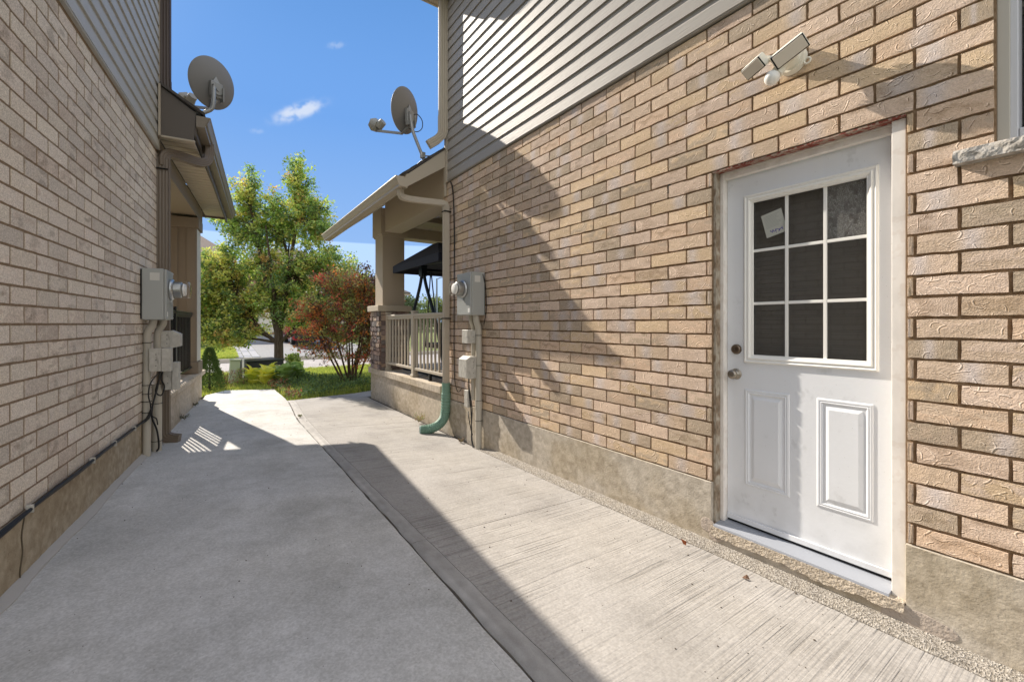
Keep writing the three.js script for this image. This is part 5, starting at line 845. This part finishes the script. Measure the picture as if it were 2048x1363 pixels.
// large-leaved plants round the foot of the tree
{
  const hg = (() => { const n = 6, pos = []; const pt = (i, s) => { const k = i / n; const w = 0.5 * Math.sin(Math.PI * Math.pow(k, 0.75)) * 0.72; return [s * w, 0.30 * Math.sin(k * 2.2), 1.0 * k * (1 - 0.12 * k * k), s]; }; const P = (i, s) => { const [x, y, z] = pt(i, s); return [x, y + Math.abs(x) * 0.25, z]; };
    for (let i = 0; i < n; i++) for (const s of [-1, 1]) { const a = P(i, 0), b = P(i + 1, 0), c = P(i, s), d = P(i + 1, s); pos.push(...a, ...c, ...d, ...a, ...d, ...b); }
    const g = new THREE.BufferGeometry(); g.setAttribute('position', new THREE.Float32BufferAttribute(pos, 3)); g.computeVertexNormals(); return planarUV(g); })();
  const gm = [[0.52, 0.64, 0.15], [0.38, 0.52, 0.13], [0.30, 0.44, 0.13]].map((c) => leafMat(new THREE.Color().setRGB(...c), 0.5)), ym = [[0.92, 0.86, 0.12], [0.80, 0.80, 0.12], [0.58, 0.68, 0.12]].map((c) => leafMat(new THREE.Color().setRGB(...c), 0.5));
  const spots = [[0.78, 11.3, 0.30, ym, 'yellow-green large-leaved plant at the left of the tree foot', 24], [1.02, 10.9, 0.32, ym, 'yellow and green large-leaved plant in front of the tree trunk', 26], [1.34, 10.9, 0.38, gm, 'deep green large-leaved plant right in front of the tree trunk', 34], [1.66, 11.2, 0.36, gm, 'broad green large-leaved plant right of the tree trunk', 30], [1.10, 11.7, 0.36, ym, 'bright yellow large-leaved plant directly against the trunk', 26]];
  spots.forEach(([x, t, sz, ms, label, n], i) => { const o = thing('large_leaved_plant', label, 'plant', [x, groundY(t) - 0.01, t]), r = rng(230 + i); for (let k = 0; k < n; k++) { const m = mesh('leaf', hg, ms[Math.floor(r() * 3)], o); const a = k * 2.4, lift = rr(0.1, 0.9, r); m.rotation.set(-lift, a, 0, 'YXZ'); m.scale.setScalar(1.12 * sz * rr(0.6, 1.05, r)); m.position.set(Math.sin(a) * 0.04, rr(0.03, 0.22, r) + lift * 0.1, Math.cos(a) * 0.04); } });
  const o = thing('leafy_bush', 'fresh green bush with small leaves just right of the tree trunk', 'bush', [1.66, -0.16, 11.75]); o.scale.setScalar(0.82); const r = rng(240), it = [];
  for (let i = 0; i < 1500; i++) { const h = r(), a = r() * 6.283, R0 = 0.34 * Math.sqrt(r()) * (1 - 0.55 * h); it.push({ p: new THREE.Vector3(Math.cos(a) * R0, 0.1 + h * 0.75, Math.sin(a) * R0), q: randQ(r, 1.2), s: rr(0.6, 1.2, r), c: r() < 0.55 ? [0.46, 0.56, 0.09] : [0.24, 0.34, 0.07] }); }
  mesh('stem', [0, 1, 2, 3, 4].map((i) => tube([V(0, 0, 0), V((i - 2) * 0.06, 0.4, 0.03), V((i - 2) * 0.11, 0.78, 0.02)], 0.007, 5)), barkM, o); scatter('foliage', leafGeo(0.085, 0.05), leafMat(0xffffff, 0.4), o, it);
  const b = thing('low_bush', 'low reddish-green bush beside the pale service post', 'bush', [0.62, -0.16, 11.5]); b.scale.setScalar(0.8); const q = rng(241), jt = [];
  for (let i = 0; i < 900; i++) { const h = r(), a = r() * 6.283, R0 = 0.3 * Math.sqrt(r()) * (1 - 0.4 * h); jt.push({ p: new THREE.Vector3(Math.cos(a) * R0, 0.04 + h * 0.5, Math.sin(a) * R0), q: randQ(q, 1.0), s: rr(0.6, 1.2, q), c: q() < 0.45 ? [0.42, 0.24, 0.12] : [0.32, 0.40, 0.10] }); }
  mesh('stem', [0, 1, 2].map((i) => tube([V(0, 0, 0), V((i - 1) * 0.08, 0.25, 0), V((i - 1) * 0.16, 0.5, 0.02)], 0.006, 5)), barkM, b); scatter('foliage', leafGeo(0.05, 0.03), leafMat(0xffffff, 0.4), b, jt);
}
// grass: many small tufts near the walk and along the far verge
{
  const pos = [], r = rng(251); for (let i = 0; i < 7; i++) { const a = r() * 6.283, l = rr(0.06, 0.13, r), b = rr(0.02, 0.06, r), x = rr(-0.04, 0.04, r), z = rr(-0.04, 0.04, r), w = 0.004; const dx = Math.cos(a), dz = Math.sin(a); pos.push(x - dz * w, 0, z + dx * w, x + dz * w, 0, z - dx * w, x + dx * b * 0.4, l * 0.65, z + dz * b * 0.4, x + dx * b * 0.4 - dz * w, l * 0.62, z + dz * b * 0.4 + dx * w, x + dx * b * 0.4 + dz * w, l * 0.62, z + dz * b * 0.4 - dx * w, x + dx * b, l, z + dz * b); }
  const g = new THREE.BufferGeometry(); g.setAttribute('position', new THREE.Float32BufferAttribute(pos, 3)); g.setAttribute('uv', new THREE.Float32BufferAttribute(new Array(pos.length / 3 * 2).fill(0.5), 2)); g.computeVertexNormals();
  const it = [], add = (x, t, y, s) => { const v = rr(0.7, 1.3, r), k = r(); const c = k < 0.5 ? [0.44, 0.52, 0.09] : k < 0.8 ? [0.60, 0.60, 0.13] : [0.26, 0.36, 0.08]; it.push({ p: V(x, y, t), q: new THREE.Quaternion().setFromAxisAngle(new THREE.Vector3(0, 1, 0), r() * 6.283), s: s * rr(0.6, 1.3, r), c: c.map((q) => q * v) }); };
  for (let i = 0; i < 26000; i++) { const t = lerp(8.25, 15.28, Math.pow(r(), 0.8)), x = rr(-1.2, 5.5, r); const onWalk = (x < 1.08 && x > -0.25 && t < (x < 0.15 ? 9.7 : 9.95)) || (x >= 1.06 && x < 2.75 && t < 8.22 + (x - 1.08) * 0.49) || (x > 2.4 && t < 8.3); if (onWalk || (x < -0.1 && t < 9.2)) continue; add(x, t, (t < 8.8 ? -0.12 : groundY(t)) - 0.005, 1.0); }
  for (let i = 0; i < 9000; i++) { const t = lerp(22.5, 27, r()), x = rr(-0.7, 1.0, r); add(x, t, groundY(t) - 0.005, 0.9); }
  const m = scatter('grass', g, leafMat(0xffffff, 0.35), scene, it, true); m.userData = { kind: 'stuff', label: 'short green grass between the walks and the street', category: 'grass' };
  const cover = []; for (let i = 0; i < 12000; i++) { const x = rr(1.0, 2.9, r), t = rr(8.5, 11.6, r); const lump = vnoise(x * 2.2, t * 2.2, 99, 99, 255); if (lump < 0.3) continue; if (t < 8.35 + (x - 1.06) * 0.49 || (x < 1.12 && t < 9.9)) continue; const red = x < 1.35 && t < 10.8 && r() < 0.5; const v = rr(0.6, 1.3, r); cover.push({ p: V(x, groundY(t) + rr(0, 0.05 + 0.24 * lump, r), t), q: randQ(r, 1.2), s: rr(0.6, 1.2, r), c: (red ? [0.36, 0.15, 0.08] : r() < 0.5 ? [0.22, 0.32, 0.08] : [0.14, 0.23, 0.09]).map((q) => q * v) }); }
  const gc = scatter('ground_cover', leafGeo(0.06, 0.03), leafMat(0xffffff, 0.35), scene, cover, true); gc.userData = { kind: 'stuff', label: 'low leafy ground cover behind the end of the right walk', category: 'ground cover' };
}
// weeds in the cracks
function weed(label, x, y, t, h, n, c, seed) {
  const o = thing('weed', label, 'weed', [x, y, t]), r = rng(seed), it = [], st = [];
  for (let i = 0; i < 9; i++) { const a = r() * 6.283, e = V(Math.cos(a) * h * 0.8, h * rr(0.4, 1, r), Math.sin(a) * h * 0.8); st.push(tube([V(0, 0, 0), e.clone().multiplyScalar(0.5).add(new THREE.Vector3(0, h * 0.12, 0)), e], 0.0014, 4)); for (let k = 0; k < n / 9; k++) it.push({ p: e.clone().multiplyScalar(rr(0.3, 1.05, r)).add(new THREE.Vector3(rr(-1, 1, r), rr(-0.5, 1, r), rr(-1, 1, r)).multiplyScalar(h * 0.18)), q: randQ(r, 1), s: rr(0.5, 1.2, r), c: c.map((q) => q * rr(0.7, 1.3, r)) }); }
  mesh('stem', st, std({ color: col(140, 130, 84), roughness: 0.9 }), o); scatter('foliage', leafGeo(0.022, 0.010), leafMat(0xffffff, 0.35), o, it);
}
weed('dry yellowish weed at the foot of the right porch base near the green hose', 2.36, -0.065, 5.62, 0.11, 260, [0.34, 0.30, 0.12], 261);
weed('grey-green weed in the seam at the foot of the left porch, nearest of three', -0.28, 0.05, 7.05, 0.07, 160, [0.13, 0.14, 0.09], 262);
weed('small weed in the left seam, middle of three', -0.19, 0.05, 8.1, 0.055, 110, [0.15, 0.15, 0.09], 263);
weed('small weed by the far corner of the left porch base', -0.13, 0.045, 8.75, 0.05, 90, [0.16, 0.15, 0.10], 264);
weed('tiny weed growing in the joint between the two walks', 1.02, 0.0, 6.6, 0.035, 60, [0.28, 0.27, 0.13], 265);
weed('dry tuft at the foot of the right pipes', 2.38, -0.075, 4.42, 0.04, 90, [0.26, 0.2, 0.13], 266);
{ const r = rng(271); for (const [x, t, lab, c] of [[2.35, 1.52, 'curled orange-brown fallen leaf near the door', [0.32, 0.10, 0.04]], [2.30, 1.12, 'tiny dry leaf on the broomed walk near the door', [0.2, 0.12, 0.08]]]) { const o = mesh('fallen_leaf', leafGeo(0.04, 0.026, 0.5, 0.6), leafMat(new THREE.Color().setRGB(...c), 0.1), scene); o.position.copy(V(x, rightSlabY(x, t) + 0.006, t)); o.rotation.set(-1.3, r() * 6, 0.3); o.userData = { label: lab, category: 'leaf' }; } }

// grit and crumbs lying on the two walks
{
  const r = rng(281), list = [], m = [0, 1, 2].map((i) => { const g = new THREE.IcosahedronGeometry(0.0035, 0), p = g.attributes.position; g.scale(1, 0.55, 0.8 + 0.4 * r()); return strip(g); });
  for (let i = 0; i < 620; i++) { const right = r() < 0.6, t = lerp(0.7, 7.5, Math.pow(r(), 1.4)); let x = right ? lerp(1.0, 2.38, 1 - Math.pow(r(), 1.6)) : lerp(leftWallX(t) + 0.03, 0.94, Math.pow(r(), 1.3)); const y = right ? rightSlabY(x, t) : leftSlabY(x, t); const g = m[i % 3].clone(), s = 0.4 + 1.3 * Math.pow(r(), 3); g.rotateY(r() * 6); g.scale(s, s, s); g.translate(x, y + 0.0012 * s, -t); list.push(g); }
  const o = mesh('grit', mergeGeometries(list), std({ color: col(92, 82, 72), roughness: 1 }), scene); o.userData = { kind: 'stuff', label: 'scattered grit and crumbs lying on the concrete walks', category: 'grit' };
}

// ---------------------------------------------------------------- street furniture and cars
{
  const o = thing('service_post', 'pale green plastic service post on the lawn by the street', 'utility post', [0.42, -0.17, 11.75]); o.rotation.z = -0.06; o.scale.setScalar(0.86);
  const m = std({ color: col(176, 188, 160), roughness: 0.6 });
  mesh('post_body', [box(-0.115, 0.115, 0, 0.72, -0.09, 0.09, 0.014)], m, o); mesh('cap', [box(-0.13, 0.13, 0.72, 0.765, -0.105, 0.105, 0.012)], m, o); mesh('latch', [box(-0.02, 0.02, 0.4, 0.5, -0.1, -0.09, 0.003)], steelM, o);
  const b = thing('transformer_box', 'dark green utility cabinet with flat lid behind the tree trunk', 'utility cabinet', [1.06, -0.19, 13.1], 0.30); const dk = std({ color: col(34, 38, 36), roughness: 0.5 });
  mesh('cabinet', [box(-0.44, 0.44, 0, 0.52, -0.35, 0.35, 0.012)], dk, b); mesh('lid', [box(-0.47, 0.47, 0.52, 0.56, -0.38, 0.38, 0.012)], std({ color: col(44, 50, 46), roughness: 0.35 }), b); mesh('door_panel', [box(-0.40, -0.01, 0.05, 0.48, -0.362, -0.3505, 0.004), box(0.01, 0.40, 0.05, 0.48, -0.362, -0.3505, 0.004)], dk, b); mesh('warning_label', [box(0.25, 0.36, 0.34, 0.40, -0.365, -0.3625, 0.001)], std({ color: col(206, 196, 160), roughness: 0.6 }), b);
  const p = thing('marker_post', 'thin white marker post left of the dark utility cabinet', 'marker post', [0.66, -0.18, 12.6]); mesh('post_body', [box(-0.022, 0.022, 0, 0.56, -0.02, 0.02, 0.005)], whiteM, p); mesh('cap', [box(-0.026, 0.026, 0.56, 0.59, -0.024, 0.024, 0.006)], whiteM, p);
}
function car(label, pos, turn, paint, h) {
  const o = thing('parked_car', label, 'car', pos, turn), k = h / 1.55;
  const prof = [[-2.2, 0.35], [-2.25, 0.75], [-2.1, 0.98], [-1.75, 1.06], [-1.35, 1.52], [-0.4, 1.56], [0.35, 1.5], [1.0, 1.02], [1.95, 0.88], [2.2, 0.7], [2.22, 0.38]];
  const s = new THREE.Shape(prof.map(([a, b]) => new THREE.Vector2(a, b * k))); const g = new THREE.ExtrudeGeometry(s, { depth: 1.56, bevelEnabled: true, bevelSize: 0.09, bevelThickness: 0.11, bevelSegments: 3 }); g.translate(0, 0, -0.78); g.rotateY(Math.PI / 2);
  mesh('body', toCreasedNormals(strip(g), 0.6), std({ color: paint, roughness: 0.25, metalness: 0.3 }), o);
  const gl = std({ color: col(20, 24, 28), roughness: 0.1 });
  mesh('rear_window', poly([new THREE.Vector3(-0.66, 1.10 * k, 1.83), new THREE.Vector3(0.66, 1.10 * k, 1.83), new THREE.Vector3(0.58, 1.46 * k, 1.48), new THREE.Vector3(-0.58, 1.46 * k, 1.48)], 0.05, new THREE.Vector3(0, 0.6, 1)), gl, o);
  for (const sx of [-1, 1]) { mesh('side_window', box(sx * 0.885, sx * 0.905, 1.08 * k, 1.42 * k, -1.25, 0.2, 0.01), gl, o); mesh('tail_lamp', box(sx * 0.5, sx * 0.82, 0.82 * k, 0.98 * k, -2.36, -2.28, 0.02), std({ color: col(120, 14, 14), roughness: 0.3 }), o); for (const z of [-1.35, 1.4]) { const w = mesh('wheel', cyl(new THREE.Vector3(sx * 0.70, 0.33, -z), new THREE.Vector3(sx * 0.9, 0.33, -z), 0.33, 0.33, 24), blackM, o); mesh('rim', cyl(new THREE.Vector3(sx * 0.9, 0.33, -z), new THREE.Vector3(sx * 0.915, 0.33, -z), 0.2, 0.19, 16), steelM, w); } }
  mesh('bumper', box(-0.84, 0.84, 0.36, 0.56 * k, -2.42, -2.26, 0.05), blackM, o); mesh('number_plate', box(-0.17, 0.17, 0.66 * k, 0.77 * k, -2.37, -2.34, 0.004), whiteM, o);
}
car('red car parked on the driveway opposite, right of the tree trunk', [4.65, groundY(28.8) + 0.02, 28.8], 0, col(150, 26, 22), 1.6);
car('dark blue car parked on the dark driveway opposite, beside the left porch', [-1.35, groundY(29), 30.0], 0, col(30, 40, 72), 1.7);
{
  const o = thing('street_lamp', 'tall thin street lamp seen through the right porch', 'street lamp', [20.15, 0.4, 43]);
  const m = std({ color: col(120, 128, 132), roughness: 0.5, metalness: 0.4 });
  mesh('pole', cyl(V(0, 0, 0), V(0, 5.8, 0), 0.13, 0.085, 14), m, o); mesh('arm', tube([V(0, 5.75, 0), V(0.5, 5.95, -0.1), V(1.3, 5.98, -0.3)], 0.05, 8), m, o); mesh('lamp_head', [box(1.2, 1.9, 5.9, 6.03, -0.55, -0.2, 0.05)], m, o);
}
// ---------------------------------------------------------------- houses opposite
function farHouse(label, x0, x1, t0, t1, y0, eave, ridge, wallC, roofC, garage, wins, gableFront) {
  const o = thing('far_house', label, 'house', [0, 0, 0]);
  const wm = std({ color: wallC, roughness: 0.9, bumpMap: mortarM.bumpMap, bumpScale: 0.004 }), rm = std({ color: roofC, roughness: 0.95, bumpMap: grain, bumpScale: 0.01 });
  const cx = (x0 + x1) / 2;
  mesh('wall', [box(x0, x1, y0 - 0.6, eave, t0, t1, 0), ...(gableFront ? [prism([[x0, eave + 0.001], [x1, eave + 0.001], [cx, ridge - 0.15]], t0, t1)] : [])], wm, o);
  const ov = 0.4;
  if (gableFront) mesh('roof', [poly([V(x0 - ov, eave - 0.2, t0 - ov), V(cx, ridge, t0 - ov), V(cx, ridge, t1 + ov), V(x0 - ov, eave - 0.2, t1 + ov)], 0.18, new THREE.Vector3(-0.4, 1, 0)), poly([V(x1 + ov, eave - 0.2, t0 - ov), V(cx, ridge, t0 - ov), V(cx, ridge, t1 + ov), V(x1 + ov, eave - 0.2, t1 + ov)], 0.18, new THREE.Vector3(0.4, 1, 0))], rm, o);
  else { const tm = (t0 + t1) / 2, a = x0 + 2.2, b = x1 - 2.2; mesh('roof', [poly([V(x0 - ov, eave, t0 - ov), V(x1 + ov, eave, t0 - ov), V(b, ridge, tm), V(a, ridge, tm)], 0.15, new THREE.Vector3(0, 1, 0)), poly([V(x0 - ov, eave, t1 + ov), V(x1 + ov, eave, t1 + ov), V(b, ridge, tm), V(a, ridge, tm)], 0.15, new THREE.Vector3(0, 1, 0)), poly([V(x0 - ov, eave, t0 - ov), V(x0 - ov, eave, t1 + ov), V(a, ridge, tm)], 0.15, new THREE.Vector3(0, 1, 0)), poly([V(x1 + ov, eave, t0 - ov), V(x1 + ov, eave, t1 + ov), V(b, ridge, tm)], 0.15, new THREE.Vector3(0, 1, 0))], rm, o); }
  mesh('eave_board', box(x0 - ov, x1 + ov, eave - 0.2, eave - 0.01, t0 - ov, t0 - ov + 0.04, 0.01), trimDarkM, o);
  for (const [a, b] of garage) { const g = mesh('garage_door', box(a, b, y0, y0 + 2.2, t0 - 0.05, t0 - 0.005, 0.01), std({ color: col(196, 190, 178), roughness: 0.6 }), o); for (let j = 0; j < 4; j++) mesh('door_section', box(a + 0.06, b - 0.06, y0 + 0.06 + j * 0.54, y0 + 0.54 + j * 0.54, t0 - 0.08, t0 - 0.051, 0.02), g.material, g); }
  for (const [a, b, c, d] of wins) { const f = mesh('window', [box(a, a + 0.08, c, d, t0 - 0.06, t0 - 0.004, 0.01), box(b - 0.08, b, c, d, t0 - 0.06, t0 - 0.004, 0.01), box(a + 0.081, b - 0.081, d - 0.08, d, t0 - 0.06, t0 - 0.004, 0.01), box(a + 0.081, b - 0.081, c, c + 0.08, t0 - 0.06, t0 - 0.004, 0.01), box((a + b) / 2 - 0.03, (a + b) / 2 + 0.03, c + 0.081, d - 0.081, t0 - 0.05, t0 - 0.004, 0.005)], whiteM, o); mesh('pane', box(a + 0.08, b - 0.08, c + 0.08, d - 0.08, t0 - 0.02, t0 - 0.003, 0), std({ color: col(44, 52, 60), roughness: 0.08 }), f); }
}
farHouse('tan two-storey house opposite, behind the left part of the tree', -9.6, 0.9, 38, 47, 0.62, 6.2, 8.6, col(168, 146, 124), col(112, 98, 88), [[-5.2, -1.0]], [[-8.6, -7.0, 3.9, 5.3], [-4.6, -2.6, 3.9, 5.3], [-1.6, -0.2, 3.9, 5.3], [-0.7, 0.5, 1.2, 2.6]], false);
farHouse('brick two-storey house opposite with a wide garage, behind the tree trunk', 2.2, 8.7, 37.5, 47, 0.62, 5.7, 7.7, col(150, 118, 98), col(98, 88, 82), [[2.9, 7.0]], [[3.1, 4.7, 3.8, 5.2], [6.2, 7.8, 3.8, 5.2], [7.4, 8.4, 1.2, 2.8]], false);
farHouse('grey-sided house opposite, hidden by the red shrub', 11.4, 16.6, 43, 51, 0.62, 4.4, 6.2, col(150, 148, 142), col(92, 88, 86), [[12.0, 14.6]], [[15.0, 16.2, 1.4, 2.8]], false);
farHouse('white-trimmed house opposite, glimpsed beside the left porch column', -22, -12, 36, 46, 0.62, 6.1, 8.4, col(178, 170, 158), col(110, 102, 96), [[-20, -16]], [[-15.4, -14, 1.2, 2.8], [-15.4, -14, 3.8, 5.2], [-19.4, -17.6, 3.8, 5.2]], false);
// distant trees seen through the right porch and past the left one
function farTree(label, x, t, h, w, seed, c) {
  const o = thing('far_tree', label, 'tree', [x, 0.4, t]), r = rng(seed), it = [];
  mesh('trunk', cyl(V(0, -0.3, 0), V(0, h * 0.6, 0), w * 0.05, w * 0.02, 8), barkM, o);
  const lumps = Array.from({ length: 16 }, () => [rr(-0.75, 0.75, r) * w / 2, h * rr(0.3, 0.9, r), rr(-0.6, 0.6, r) * w / 2, rr(0.16, 0.34, r) * w]);
  for (let i = 0; i < 2600; i++) { const l = lumps[Math.floor(r() * lumps.length)]; let a, b, d; do { a = rr(-1, 1, r); b = rr(-1, 1, r); d = rr(-1, 1, r); } while (a * a + b * b + d * d > 1); const v = rr(0.6, 1.35, r); it.push({ p: new THREE.Vector3(l[0] + a * l[3], l[1] + b * l[3] * 0.9, l[2] + d * l[3]), q: randQ(r, 1.4), s: rr(0.6, 1.3, r) * w / 5, c: c.map((q) => q * v) }); }
  scatter('crown', leafGeo(0.34, 0.22), leafMat(0xffffff, 0.35), o, it);
}
[[17.5, 44, 3.4, 4.2, 'left'], [21.5, 46, 3.8, 4.6, 'second'], [19.2, 52, 4.2, 5.5, 'third'], [25, 48, 4.0, 5.0, 'right']].forEach(([x, t, h, w, n], i) => farTree(['distant green tree through the right porch, next to the column', 'yellowish distant tree behind the swing legs', 'tallest distant tree seen through the right porch', 'distant tree at the brick edge of the right porch opening'][i], x, t, h, w, 300 + i, i === 1 ? [0.22, 0.26, 0.07] : [0.12, 0.17, 0.06]));
farTree('large tree beyond the left porch, beside the tan house', -11.5, 33, 7.5, 5.5, 310, [0.24, 0.28, 0.06]);

renderer.render(scene, camera);
